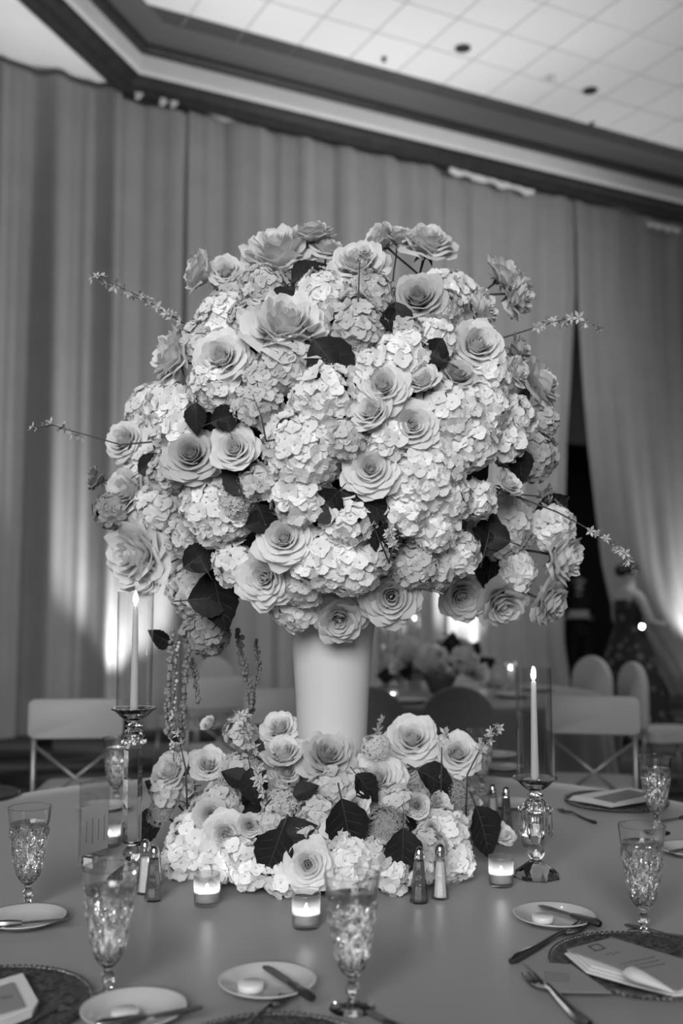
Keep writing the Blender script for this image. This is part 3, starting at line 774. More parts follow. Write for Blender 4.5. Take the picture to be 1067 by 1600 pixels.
sprig([(690, 1190), (690, 1160), (704, 1138)], 2.5, 'short blossom twig behind a rose of the low ring', 9, .4, 9)
sprig([(440, 1330), (425, 1275), (408, 1220), (392, 1160), (375, 1110)], 2.4, 'long blossom twig standing up from the low ring beside the vase', 26, .4, 10)
sprig([(580, 1185), (590, 1155), (600, 1125)], 2.7, 'grey blossom twig right behind the vase foot', 10, .2, 10)
sprig([(290, 1200), (282, 1165), (272, 1120)], 2.5, 'pale blossom twig at the low ring under the hanging tassels', 10, .2, 9)
m_amar = mat('amaranth_tassel', .16, .8, rnd=.2)
m_amar_p = mat('amaranth_tassel_pale', .42, .8)
def tassel(pts, rpx, Y, label, m, n):
    P = [ony(x, y, Y) for x, y in pts]; t = thing('hanging_amaranth', label, 'flower', P[0]); Q = [p - P[0] for p in P]
    MB().tube(Q, .0012, 5).build('stem', m_stem, t)
    mb = MB(); rg = random.Random(n)
    for k in range(n):
        u = (k + .5) / n * (len(Q) - 1); i = min(int(u), len(Q) - 2); c = Q[i].lerp(Q[i + 1], u - i)
        rr = rpx / F * Y * rg.uniform(.35, .6)
        c = c + Vector((rg.uniform(-1, 1), rg.uniform(-1, 1), rg.uniform(-.5, .5))) * rpx / F * Y * .55
        mb.sphere(c, rr, 6, 4)
    stuff(mb.build('tassel', m, t))
tassel([(270, 985), (265, 1040), (262, 1090), (262, 1150)], 8, 2.5, 'dark beaded amaranth tassel hanging next to the tall candlestick', m_amar, 60)
tassel([(295, 1010), (288, 1060), (286, 1110), (284, 1160)], 8, 2.55, 'longest grey amaranth tassel reaching the low ring', m_amar, 60)
tassel([(300, 1030), (306, 1060), (308, 1098)], 6, 2.6, 'short dark amaranth tassel inside the hanging group', m_amar, 34)
tassel([(278, 1000), (272, 1090), (268, 1150), (272, 1190)], 6, 2.52, 'pale amaranth tassel trailing to the low ring', m_amar_p, 40)
tassel([(372, 985), (380, 1030), (388, 1070), (390, 1115)], 8, 2.7, 'feathery amaranth tassel hanging beside the vase', m_amar, 46)
tassel([(400, 1000), (404, 1040), (396, 1090), (392, 1115)], 6, 2.72, 'thin amaranth tassel joining the feathery one beside the vase', m_amar, 34)

# ------------------------------------------------------------------ glassware and table things
m_crystal = mat('cut_crystal', 1.0, 0.0, glassy=True, ior=1.5, spec=.5)
m_water = mat('water', 1.0, 0.0, glassy=True, ior=1.33)
m_thin = thin_glass('thin_glass', .97, 1.6)
def goblet_parts():
    n = 60
    zs = [(.0075, .050), (.016, .057), (.0225, .070), (.0285, .090), (.0325, .110), (.0360, .135), (.0395, .160), (.0425, .182), (.0455, .205), (.0465, .213)]
    def rad(z):
        for (ra, za), (rb, zb) in zip(zs, zs[1:]):
            if z <= zb: return ra + (rb - ra) * (z - za) / (zb - za)
        return zs[-1][0]
    def depth(a, z):
        k = max(0, min(1, (z - .056) / .012)) * max(0, min(1, (.172 - z) / .01))
        g = max(abs(math.sin(5 * a + z * 70)), abs(math.sin(5 * a - z * 70)))
        return k * .0042 * (g - .5) + (k * .0012 * math.sin(20 * a) if z > .13 else 0)
    mb = MB(); N = 44; vs = []; fs = []
    rows = [.050 + (.213 - .050) * i / N for i in range(N + 1)]
    for z in rows:
        for k in range(n):
            a = 2 * PI * k / n; r = rad(z) + depth(a, z); vs.append((r * math.cos(a), r * math.sin(a), z))
    inn = [(rad(z) - .0035, z) for z in reversed([.066 + (.213 - .066) * i / 16 for i in range(17)])] + [(.008, .0625), (.0004, .0615)]
    for r, z in inn:
        for k in range(n):
            a = 2 * PI * k / n; vs.append((r * math.cos(a), r * math.sin(a), z))
    M = len(vs) // n
    for i in range(M - 1):
        for k in range(n):
            a = i * n + k; b = i * n + (k + 1) % n; fs.append((a, b, b + n, a + n))
    fs.append(tuple(reversed(range(n))))
    bowl = MB().add(vs, fs).mesh('bowl', m_crystal, False)
    stem = MB().lathe([(.0075, .0115), (.0065, .018), (.0070, .022), (.0105, .028), (.0115, .033), (.0105, .038), (.007, .043), (.0075, .0498)], 10).mesh('stem', m_crystal, False)
    foot = MB().lathe([(.0365, 0), (.0375, .0025), (.034, .0045), (.018, .007), (.0095, .0113)], 30, mod=lambda a, i, z: 1 + (.02 * math.cos(10 * a) if i < 3 else 0)).mesh('foot', m_crystal)
    wl = .180
    water = MB().lathe([(.0004, .0620), (.0085, .0630)] + [(rad(z) - .0033, z) for z in (.068, .09, .11, .135, .155, .17, wl)] + [(.0004, wl)], n).mesh('water', m_water)
    return bowl, stem, foot, water
GP = goblet_parts()
def goblet(x, y, lab):
    p = onz(x, y, TZ); t = thing('water_goblet', lab, 'goblet', (p.x, p.y, TZ + .001), RG.uniform(0, 6), 'cut crystal water goblets')
    for nme, me in list(zip(('bowl', 'stem', 'foot', 'water'), GP)): link(nme, me, t)
goblet(168, 1560, 'cut crystal goblet standing behind a plate near the monogrammed napkin corner')
goblet(550, 1577, 'cut crystal goblet beside the bread plate with its knife crossing the rim')
goblet(1006, 1463, 'cut crystal goblet behind the charger with the tucked menu card')
goblet(43, 1420, 'cut crystal goblet between the acrylic sign and a half-hidden bread plate')
goblet(1026, 1302, 'cut crystal goblet behind another goblet, beside the charger near the far table edge')
goblet(181, 1258, 'cut crystal goblet behind the acrylic table sign and tall candlestick')
goblet(752, 1240, 'cut crystal goblet hidden behind the blossom twig near stacked plates')

m_flame = mat('candle_flame', 1, .5, emit=45); m_vflame = mat('votive_flame', 1, .5, emit=420)
m_wax = mat('candle_wax', .8, .4, transl=.5)
m_votive = thin_glass('votive_glass', .95, 2.0)
_nt = m_votive.node_tree; _o = _nt.nodes['Material Output']; _src = _o.inputs['Surface'].links[0].from_socket
_tl = _nt.nodes.new('ShaderNodeBsdfTranslucent'); _mx = _nt.nodes.new('ShaderNodeMixShader'); _mx.inputs[0].default_value = .13
_nt.links.new(_src, _mx.inputs[1]); _nt.links.new(_tl.outputs[0], _mx.inputs[2]); _nt.links.new(_mx.outputs[0], _o.inputs['Surface'])
def votive(p, lab, group='glass votive candles on the main table', k=1.0):
    t = thing('votive_candle', lab, 'candle', p, 0, group)
    MB().lathe([(.001, 0), (.0265, 0), (.028, .003), (.0295, .064), (.0298, .066), (.0285, .066), (.0268, .010), (.001, .008)], 32).build('glass_cup', m_votive, t)
    MB().lathe([(.001, .0085), (.0262, .0095), (.0272, .029), (.001, .0295)], 28).build('wax', m_wax, t)
    MB().tube([(0, 0, .029), (.0005, 0, .034)], .0007, 5).build('wick', m_black, t)
    MB().lathe([(.0005, .0303), (.0034, .0318), (.0038, .0336), (.0022, .0365), (.0004, .0395)], 10).build('flame', m_vflame, t)
def tp(x, y, dz=.001): p = onz(x, y, TZ); return (p.x, p.y, TZ + dz)
votive(tp(323, 1414), 'lit glass votive between the shaker pair and the low flowers')
votive(tp(478, 1449), 'lit glass votive in front of the big rose of the low ring')
votive(tp(783, 1384), 'lit glass votive at the foot of the shorter candlestick')
votive(tp(171, 1322), 'lit glass votive behind the acrylic table sign')
votive(tp(832, 1322), 'lit glass votive behind the shorter candlestick')

def candlestick(p, lab, tall):
    t = thing('crystal_candlestick', lab, 'candlestick', p, .2)
    f = 8
    MB().lathe([(.001, 0), (.056, 0), (.058, .003), (.052, .009), (.030, .026), (.014, .038), (.010, .042)], f).build('base', m_crystal, t, False)
    MB().sphere((0, 0, .058), .0205, 16, 10).build('ball', m_crystal, t)
    if tall:
        MB().lathe([(.012, .078), (.0215, .084), (.0225, .20), (.0225, .305), (.012, .315)], 6).build('column', m_crystal, t, False)
        zt = .315
    else:
        MB().lathe([(.011, .078), (.017, .095), (.022, .125), (.020, .142), (.012, .150)], 8).build('column', m_crystal, t, False)
        zt = .148
    MB().lathe([(.012, zt), (.024, zt + .012), (.027, zt + .02), (.022, zt + .030), (.013, zt + .036), (.020, zt + .042), (.012, zt + .048)], 12).build('knop', m_crystal, t, False)
    zd = zt + .048
    MB().lathe([(.012, zd), (.018, zd + .006), (.034, zd + .018), (.046, zd + .030), (.053, zd + .033), (.0535, zd + .036), (.046, zd + .036), (.032, zd + .024), (.014, zd + .012), (.001, zd + .012)], 28).build('drip_dish', m_crystal, t)
    MB().lathe([(.001, zd + .0125), (.012, zd + .0125), (.013, zd + .030), (.0105, zd + .032), (.0105, zd + .028), (.001, zd + .028)], 16).build('candle_cup', m_crystal, t)
    if not tall:
        for k in range(7):
            a = k * 2 * PI / 7 + .3; cx, cy = .036 * math.cos(a), .036 * math.sin(a)
            pr = MB().sphere((cx, cy, zt + .012), .006, 8, 5).build('crystal_drop', m_crystal, t, False)
            MB().lathe([(.001, zt - .055), (.006, zt - .042), (.0045, zt + .000), (.001, zt + .005)], 6, c=(cx, cy, 0)).build('prism', m_crystal, pr, False)
            MB().tube([(.02 * math.cos(a), .02 * math.sin(a), zt + .026), (cx, cy, zt + .018)], .001, 5).build('hook', m_chrome, t)
    else:
        for k in range(8):
            a = k * 2 * PI / 8; MB().sphere((.026 * math.cos(a), .026 * math.sin(a), zt + .004), .0065, 6, 4).build('crystal_drop', m_crystal, t, False)
    zc = zd + .030
    top = .670 if tall else .487
    c = thing('taper_candle', 'white taper candle with lit tip in the %s candlestick' % ('taller' if tall else 'shorter'), 'candle', (p[0], p[1], p[2] + zc))
    MB().lathe([(.001, 0), (.0095, 0), (.0098, .01), (.0062, top - zc - .03), (.004, top - zc - .026), (.001, top - zc - .0255)], 18).build('wax', m_wax, c)
    MB().lathe([(.0005, top - zc - .026), (.0055, top - zc - .018), (.0062, top - zc - .010), (.004, top - zc), (.0005, top - zc + .008)], 12).build('flame', m_flame, c)
    h = thing('hurricane_shade', 'clear glass cylinder around the taper of the %s candlestick' % ('taller' if tall else 'shorter'), 'hurricane glass', (p[0], p[1], p[2] + zd + .0365))
    hh = top + .006 - (zd + .0365)
    mb = MB(); vs = []; n = 40; prof = [(.0425, 0), (.0432, hh * .5), (.0432, hh), (.0412, hh), (.0412, hh * .5), (.0405, 0)]
    for r, z in prof:
        for k in range(n): a = 2 * PI * k / n; vs.append((r * math.cos(a), r * math.sin(a), z))
    m_ = len(prof); fs = []
    for i in range(m_):
        for k in range(n): a = i * n + k; b = i * n + (k + 1) % n; j = (i + 1) % m_; fs.append((a, b, j * n + (k + 1) % n, j * n + k))
    sharp(mb.add(vs, fs).build('cylinder', m_thin, h))
m_chrome = mat('chrome', .7, .12, 1.0)
candlestick(tp(205, 1374), 'tall crystal candlestick with faceted column beside the acrylic sign', True)
candlestick(tp(838, 1370), 'short crystal candlestick hung with prisms beside a lit votive', False)

m_shk = thin_glass('shaker_glass', .88, 3.2)
m_salt = mat('salt', .7, .9, noise=.1, scale=300); m_pepper = mat('ground_pepper', .09, .9, noise=.5, scale=300)
def shaker(x, y, kind, lab):
    t = thing(kind + '_shaker', lab, 'shaker', tp(x, y), RG.uniform(0, 1))
    MB().lathe([(.001, 0), (.020, 0), (.0215, .003), (.0200, .010), (.0155, .050), (.0120, .088), (.0105, .094)], 8).build('glass_body', m_shk, t, False)
    top = .078 if kind == 'salt' else .088
    kk = .72 if kind == 'salt' else .93
    MB().lathe([(.001, .004), (.0195 * kk, .004), (.0192 * kk, .010), (.0153 * kk, .050), ((.0120 + (.088 - top) * .09) * kk, top), (.001, top)], 8).build(kind, m_salt if kind == 'salt' else m_pepper, t, False)
    MB().lathe([(.0112, .092), (.0118, .094), (.0112, .097), (.0118, .100), (.0108, .104), (.0098, .110), (.006, .117), (.001, .119)], 18).build('cap', m_chrome, t)
shaker(226, 1396, 'salt', 'salt shaker of the pair at the tall candlestick foot')
shaker(240, 1407, 'pepper', 'dark pepper shaker of the pair at the tall candlestick foot')
shaker(655, 1410, 'pepper', 'dark pepper shaker against the white flowers of the low ring')
shaker(688, 1404, 'salt', 'salt shaker against the white flowers of the low ring')
shaker(770, 1290, 'salt', 'salt shaker behind the low ring near the shorter candlestick')
shaker(791, 1295, 'pepper', 'dark pepper shaker behind the low ring near the shorter candlestick')

# acrylic table sign
t = thing('table_sign', 'upright clear acrylic table sign in a small block stand', 'table sign', tp(146, 1352), R(58))
m_acry = thin_glass('acrylic', .90, 3.0)
MB().box((0, 0, .110), (.100, .004, .20)).build('panel', m_acry, t, False)
MB().box((0, .0, .0105), (.040, .045, .020)).build('stand', mat('acrylic_block', .9, .02, glassy=True, ior=1.49), t, False)
MB().box((0, -.003, .09), (.09, .0006, .115)).build('frosted_print', mat('frosted_print', .45, .6, transl=.3), t, False)
for k in range(4):
    MB().box((-.03 + .02 * k, -.0036, .085), (.005, .0006, .05 + .012 * (k % 2))).build('print_mark', mat('print_grey', .22, .6), t, False)
t = thing('place_block', 'small tilted clear acrylic block lying by the table sign', 'place block', tp(141, 1358), R(-30))
o = MB().box((0, 0, .016), (.034, .016, .030)).build('block', mat('acrylic_block', .9), t, False); 
MB().box((0, -.0085, .016), (.028, .0006, .022)).build('face', m_white, t, False)

# plates, butter, cutlery
m_china = mat('white_china', .44, .18, coat=.3); m_steel = mat('cutlery_steel', .26, .22, 1.0, noise=.1, scale=40)
m_butter = mat('butter', .58, .4)
PLATE = MB().lathe([(.001, .003), (.045, .003), (.048, 0), (.052, .001), (.060, .008), (.080, .0145), (.084, .0175), (.0835, .019), (.079, .017), (.058, .0105), (.050, .006), (.001, .0055)], 48).mesh('bread_plate', m_china)
def plate(x, y, lab, dz=.001, k=1.0):
    o = link('bread_plate', PLATE); o.location = tp(x, y, dz); o.scale = (k, k, k)
    return tag(o, lab, 'plate', 'white bread plates')
plate(418, 1547, 'white bread plate with butter pat beside a goblet foot')
plate(209, 1592, 'white bread plate in front of a goblet with a knife laid across')
plate(38, 1445, 'white bread plate with a dark knife, in front of a lone goblet')
plate(866, 1442, 'white bread plate with butter and knife next to the small fork')
plate(1080, 1336, 'white bread plate with a steel knife between two goblets')
plate(783, 1204, 'lower white plate of two behind the low flower ring', k=1.0)
plate(776, 1193, 'upper white plate of two behind the low flower ring', .022)
plate(800, 1262, 'white bread plate behind the shorter candlestick')
plate(160, 1266, 'white bread plate under the far goblet behind the acrylic sign')
def butter(x, y, lab):
    o = MB().lathe([(.001, 0), (.021, 0), (.0225, .003), (.0225, .010), (.0205, .012), (.001, .0125)], 24).build('butter_pat', m_butter); o.location = tp(x, y, .0068)
    tag(o, lab, 'butter')
butter(392, 1553, 'round butter pat on the plate beside a goblet foot')
butter(848, 1445, 'round butter pat on the plate next to the small fork')
butter(196, 1597, 'round butter pat on the plate crossed by a long knife')
def on_table(a, b, dza, dzb):
    A = onz(a[0], a[1], TZ + dza); B = onz(b[0], b[1], TZ + dzb); return A, B
def cut_frame(o, A, B):
    x = (B - A).normalized(); z = Vector((0, 0, 1)); z = (z - x * z.dot(x)).normalized(); y = z.cross(x)
    o.matrix_world = Matrix.Translation(A) @ Matrix((x, y, z)).transposed().to_4x4()
def slab(pts, z0, z1): return MB().prism(pts, z0, z1)
def knife(a, b, lab, dza=.022, dzb=.022, L=None):
    A, B = on_table(a, b, dza, dzb); L = L or (B - A).length; t = thing('butter_knife', lab, 'knife', group='butter knives'); cut_frame(t, A, B)
    h = L * .45
    sharp(MB().tube([(0, 0, .002), (h * .1, 0, .003), (h * .7, 0, .003), (h, 0, .002)], [.006, .0085, .007, .005], 8).build('handle', m_steel, t))
    slab([(h, -.005), (h + .01, -.010), (L * .85, -.011), (L * .97, -.008), (L, .001), (L * .95, .006), (h, .005)], .001, .0028).build('blade', m_steel, t, False)
knife((489, 1562), (411, 1511), 'butter knife slanting over the rim of the plate beside a goblet foot')
knife((150, 1606), (308, 1576), 'long butter knife across the plate in front of a goblet', L=.17)
knife((-30, 1449), (112, 1437), 'butter knife crossing the plate before a lone goblet', L=.17)
knife((938, 1446), (841, 1416), 'butter knife slanting over the plate next to the small fork')
knife((1085, 1324), (1048, 1333), 'butter knife on the plate between two goblets')
def fork(a, b, lab, dz=.003, L=None, wd=1.0):
    """a = handle end, b = tine tips"""
    A, B = on_table(a, b, dz, dz); L = L or (B - A).length
    if L: A = B - (B - A).normalized() * L
    t = thing('dinner_fork', lab, 'fork', group='steel forks'); cut_frame(t, A, B)
    k = wd
    sharp(MB().tube([(0, 0, .002), (L * .05, 0, .003), (L * .35, 0, .0045), (L * .62, 0, .011), (L * .70, 0, .010)], [.004 * k, .0065 * k, .0045 * k, .0028 * k, .004 * k], 8).build('handle', m_steel, t))
    slab([(L * .68, -.004 * k), (L * .73, -.010 * k), (L * .79, -.0115 * k), (L * .79, .0115 * k), (L * .73, .010 * k), (L * .68, .004 * k)], .0065, .0085).build('fork_head', m_steel, t, False)
    for q in range(4):
        y = (-.0095 + .00633 * q) * k
        MB().tube([(L * .785, y, .0075), (L * .9, y, .005), (L, y, .009)], [.0022 * k, .0020 * k, .0012 * k], 6).build('tine', m_steel, t)
fork((798, 1504), (913, 1449), 'small steel fork lying between the bread plate and the charger', .004, wd=1.4)
fork((985, 1668), (830, 1528), 'larger steel fork with tines over the loose menu card corner', .004, L=.225, wd=1.75)
fork((-40, 1640), (128, 1571), 'steel fork half hidden under the charger with the monogrammed napkin', .004, L=.17)
fork((395, 1600), (447, 1562), 'steel fork whose tines touch the plate beside a goblet foot', .006, L=.17)
fork((914, 1281), (874, 1268), 'steel fork beside the charger near the far table edge', .004, L=.18)
knife((650, 1625), (585, 1589), 'dark knife tip by the goblet foot at the near charger', .003, .003, L=.17)
knife((1090, 1275), (1043, 1282), 'bright knife beside the goblet near the far table edge', .003, .003, L=.17)
knife((1100, 1478), (1054, 1466), 'dark knife tip behind the charger with the tucked menu', .003, .003, L=.17)

# chargers with beaded rims
m_charger = mat('charger_woven_glass', .075, .35, .3, noise=.8, scale=90, bump=.6, bscale=260)
m_bead = mat('glass_bead', .9, .03, glassy=True, ior=1.5)
CH_B = MB().lathe([(.001, .003), (.10, .003), (.12, .003), (.155, .010), (.160, .012), (.157, .0135), (.12, .007), (.001, .006)], 64).mesh('charger_body', m_charger)
_b = MB()
for k in range(96):
    a = 2 * PI * k / 96; _b.sphere((.1605 * math.cos(a), .1605 * math.sin(a), .0125), .0042, 6, 4)
CH_R = _b.mesh('beaded_rim', m_bead)
def charger(p, lab):
    t = thing('charger_plate', lab, 'charger', p, 0, 'beaded charger plates')
    link('body', CH_B, t); stuff(link('beaded_rim', CH_R, t)); return t
charger(tp(1003, 1516), 'dark beaded charger under a folded napkin and tucked menu card')
charger(tp(425, 1672), 'dark beaded charger at the near table edge below a bread plate')
charger(tp(-18, 1580), 'dark beaded charger holding the monogrammed napkin')
charger(tp(963, 1257), 'dark beaded charger near the far table edge with napkin and card')
charger(tp(-50, 1246), 'dark beaded charger at the far table edge by the first folding chair')

m_napkin = mat('linen_napkin', .52, .85, bump=.1, bscale=300, sheen=.2); m_card = mat('menu_card', .22, .6); m_ink = mat('ink', .05, .6)
def pxpoly(pts, dz): return [tuple(onz(x, y, TZ + dz).xy) for x, y in pts]
def slab_thing(name, pts, dz, h, m, lab, cat, smooth=False, bulge=0, group=None):
    pl_ = pxpoly(pts, dz); cx = sum(p[0] for p in pl_) / len(pl_); cy = sum(p[1] for p in pl_) / len(pl_)
    q = [(x - cx, y - cy) for x, y in pl_]
    t = thing(name, lab, cat, (cx, cy, TZ + dz), 0, group); return t, q
def folded_napkin(pts, dz, lab, layers=3, lh=.0045):
    t, q = slab_thing('folded_napkin', pts, dz, 0, None, lab, 'napkin')
    for k in range(layers):
        s = 1 - .03 * k
        qq = [(x * s + .002 * k, y * s + .0015 * k) for x, y in q]
        o = slab(qq, k * lh, (k + 1) * lh - .0006).build('fold_layer', m_napkin, t, False)
        bv = o.modifiers.new('soft_edge', 'BEVEL'); bv.width = .0017; bv.segments = 2
    return t
def menu(pts, dz, lab, marks=()):
    t, q = slab_thing('menu_card', pts, dz, 0, None, lab, 'card')
    slab(q, 0, .0012).build('sheet', m_card, t, False)
    ox, oy = t.location.x, t.location.y
    for kind, a in marks:
        if kind == 'frame':      # square wreath emblem
            pp = [Vector((*onz(x, y, TZ + dz + .0014).xy, 0)) - Vector((ox, oy, 0)) for x, y in a]
            mb = MB(); cc = sum(pp, Vector()) / len(pp)
            for i in range(len(pp)):
                A, B = pp[i], pp[(i + 1) % len(pp)]
                mb.add([(*A.xy, .0014), (*B.xy, .0014), (*(cc + (B - cc) * .68).xy, .0014), (*(cc + (A - cc) * .68).xy, .0014)], [(0, 1, 2, 3)])
            mb.build('emblem', m_ink, t, False)
        else:                    # a stroke of script
            pp = [onz(x, y, TZ + dz + .0016) - Vector((ox, oy, TZ + dz)) for x, y in a]
            MB().tube(pp, .0007, 4).build('script_stroke', m_ink, t)
    return t
# near right setting
menu([(817, 1502), (893, 1508), (955, 1552), (868, 1551)], .016, 'loose grey menu card lying on the charger rim beside the large fork',
     [('s', [(850 + i * 5, 1518 + 4 * j + (i % 2) * .6 + i * .5) for i in range(9)]) for j in range(4)])
folded_napkin([(882, 1492), (955, 1475), (1090, 1516), (1090, 1556), (1052, 1558), (985, 1541), (915, 1521)], .015, 'folded white napkin with a menu tucked in, on the charger')
menu([(885, 1484), (955, 1466), (1110, 1512), (1060, 1548)], .030, 'menu card with a small emblem tucked in the folded napkin',
     [('frame', [(917, 1478), (934, 1474), (948, 1482), (930, 1487)]), ('s', [(946, 1492), (953, 1489), (958, 1492), (962, 1487), (968, 1489)])] + [('s', [(968 + 8 * j + i * 9, 1506 + j * 5 - i * 1.8 + (i % 2) * .7) for i in range(7)]) for j in range(3)])
# napkin point folded over the menu
t, q = slab_thing('napkin_point', [(978, 1534), (988, 1514), (1010, 1524), (1050, 1554), (1020, 1549)], .0325, 0, None, 'pointed white napkin corner wrapped over the tucked menu card', 'napkin')
A_, B_ = onz(981, 1525, TZ + .034), onz(1054, 1557, TZ + .034); dx = (B_ - A_); ctr = Vector(t.location)
o = MB().tube([A_ + dx * k - ctr for k in (0, .04, .3, .6, .85, 1)], [.010, .017, .0155, .010, .005, .001], 12).build('cloth_point', m_napkin, t)
for v_ in o.data.vertices: v_.co.z = .0 + (v_.co.z - .0015) * .6 + .008
# near left setting
folded_napkin([(-40, 1552), (32, 1530), (58, 1578), (50, 1590), (-30, 1622)], .014, 'white napkin folded round a monogrammed card on the charger', 3)
menu([(-40, 1556), (20, 1535), (38, 1573), (-30, 1592)], .030, 'small grey card with an ink emblem on the folded white napkin',
     [('s', [(0 + i * 4, 1557 - i * .6 + (i % 2) * 2.5) for i in range(6)]), ('s', [(2 + i * 4, 1562 - i * .6 - (i % 2) * 2) for i in range(5)])])
# far right setting
folded_napkin([(888, 1250), (930, 1243), (985, 1236), (1016, 1242), (1016, 1252), (955, 1262), (925, 1256)], .015, 'folded white napkin on the charger near the far table edge')
menu([(926, 1247), (983, 1234), (1014, 1241), (958, 1254)], .030, 'grey card on the napkin near the far table edge')

# ------------------------------------------------------------------ chairs
m_white_pl = mat('chair_padded_white', .40, .55, noise=.03, scale=5); m_frame = mat('chair_frame_metal', .30, .35, .6)
m_grey_cov = mat('chair_grey_fabric', .20, .85, noise=.08, scale=30)
def rounded_panel(w_, h_, th, rad, n=6, topr=None):
    pts = []
    for cx, cy, a0 in ((w_ / 2 - rad, -h_ / 2 + rad, -90), (w_ / 2 - rad, h_ / 2 - rad, 0), (-w_ / 2 + rad, h_ / 2 - rad, 90), (-w_ / 2 + rad, -h_ / 2 + rad, 180)):
        for k in range(n + 1): a = R(a0 + 90 * k / n); pts.append((cx + rad * math.cos(a), cy + rad * math.sin(a)))
    return pts
def upright(pts, th, bev=.008, curve=0):
    """outline in x/z, extruded along y with rounded rim"""
    n = len(pts); cx = sum(p[0] for p in pts) / n; cz = sum(p[1] for p in pts) / n
    vs = []
    for y, k in ((-th / 2, .955), (-th / 2 + bev, 1), (th / 2 - bev, 1), (th / 2, .955)):
        for x, z in pts: vs.append((cx + (x - cx) * k, y + curve * x * x, cz + (z - cz) * k))
    fs = [tuple(reversed(range(n)))] if False else [tuple(range(n))]
    for i in range(3):
        for k in range(n): a = i * n + k; b = i * n + (k + 1) % n; fs.append((a, a + n, b + n, b))
    fs.append(tuple(reversed(range(3 * n, 4 * n))))
    return MB().add(vs, fs)
def folding_chair(p, rz, lab):
    t = thing('folding_chair', lab, 'chair', p, rz, 'white folding chairs')
    sharp(upright([(x, z + .835) for x, z in rounded_panel(.45, .19, .03, .035)], .032, curve=-.25).build('backrest', m_white_pl, t), 50)
    o = MB().prism([(x, y + .24) for x, y in rounded_panel(.42, .40, .03, .05)], .435, .475).build('seat', m_white_pl, t, False)
    for s in (-1, 1):
        MB().tube([(s * .20, 0, .90), (s * .20, .0, .45), (s * .205, -.03, 0)], .0125, 8).build('rear_leg', m_frame, t)
        MB().tube([(s * .19, .02, .44), (s * .20, .42, .43), (s * .205, .46, 0)], .0125, 8).build('front_leg', m_frame, t)
    MB().tube([(-.20, .0, .71), (.20, -.01, .40)], .008, 6).build('cross_brace', m_frame, t)
    MB().tube([(.20, .0, .71), (-.20, -.01, .40)], .008, 6).build('cross_brace', m_frame, t)
    MB().tube([(-.2, -.02, .2), (.2, -.02, .2)], .008, 6).build('rung', m_frame, t)
def fy(x, Y): return ((x - 533.5) / F * Y * 1.003, Y, 0)
folding_chair(fy(126, 5.0), R(4), 'white folding chair with diagonal brace behind the tall candlestick')
folding_chair(fy(920, 5.15), R(-12), 'white folding chair with cross brace behind the shorter candlestick')
folding_chair(fy(346, 6.3), R(22), 'white folding chair behind the hanging amaranth tassels')
folding_chair(fy(448, 5.55), R(4), 'white folding chair almost hidden behind the vase')
def banquet_chair(p, rz, lab, m=None):
    m = m or m_grey_cov
    t = thing('banquet_chair', lab, 'chair', p, rz, 'round-backed banquet chairs')
    pts = [(.19, .50), (.205, .62), (.205, .74)] + [(.205 * math.cos(R(a)), .74 + .21 * math.sin(R(a))) for a in range(12, 180, 12)] + [(-.205, .74), (-.205, .62), (-.19, .50)]
    sharp(upright(pts, .055, .015, curve=-.2).build('backrest', m, t), 60)
    MB().prism([(x, y + .24) for x, y in rounded_panel(.43, .42, .03, .08)], .40, .475).build('seat', m, t, False)
    for s in (-1, 1):
        MB().tube([(s * .17, 0, .52), (s * .18, -.02, .40), (s * .20, -.06, 0)], .013, 8).build('rear_leg', m_frame, t)
        MB().tube([(s * .18, .42, .41), (s * .20, .45, 0)], .013, 8).build('front_leg', m_frame, t)
banquet_chair(fy(713, 5.45), R(3), 'grey round-backed chair in front of the second table')
banquet_chair(fy(576, 5.45), R(0), 'grey round-backed chair between the vase and the second table')
banquet_chair(fy(921, 8.1), R(-58), 'round-backed chair standing before the dark doorway gap', m_white_pl)
banquet_chair(fy(984, 7.4), R(-80), 'round-backed chair seen edge-on in front of the woman', m_white_pl)
banquet_chair(fy(336, 8.0), R(50), 'round-backed chair behind the hanging amaranth tassels', m_white_pl)

# ------------------------------------------------------------------ second table
T2 = (ony(720, 1090, 7.05).x, 7.05)
round_table(T2, .95, 'round table with the low flower bowl behind the vase', 'grey cloth to the floor on the table with the low flower bowl', mat('tablecloth_far', .17, .5, sheen=.2), ph=2)
def t2(x, y, Y): p = ony(x, y, Y); return (p.x, p.y, TZ + .001)
bowl = MB().lathe([(.001, 0), (.06, 0), (.07, .01), (.11, .10), (.125, .13), (.118, .13), (.10, .10), (.06, .02), (.001, .018)], 28).build('flower_bowl', mat('bowl_dark', .08, .4)); bowl.location = (T2[0] - .14, T2[1], TZ + .001)
tag(bowl, 'low bowl of flowers on the second table', 'bowl')
CB = Vector((T2[0] - .14, T2[1], TZ + .13)); rg = random.Random(21)
for k in range(30):
    a = k * 2.4; el = math.asin(rg.uniform(-.15, .98))
    n = Vector((math.cos(el) * math.cos(a), math.cos(el) * math.sin(a), math.sin(el)))
    p = CB + Vector((n.x * .37, n.y * .27, n.z * .23))
    if k % 3 == 0: l = 'blurred rose in the low bowl on the second table'; make_rose(p, n, rg.uniform(.06, .075), rg.choice('pm'), 'cup', l, l, .4)
    elif k % 3 == 1: l = 'blurred hydrangea head in the low bowl on the second table'; make_hyd(p, n, rg.uniform(.075, .1), rg.choice('pmm'), l, l, fsize=.028)
    else: l = 'blurred dark leaf sprig in the low bowl on the second table'; make_leaf(p, n + Vector((0, 0, .2)), Vector((0, -1, .3)), .13, l, l, 3)
for x, y, l in ((615, 1078, 'lit votive on the second table beside the vase edge'), (755, 1065, 'lit votive on the second table beyond the grey chair'), (683, 1061, 'lit votive under the flower bowl on the second table')):
    pass
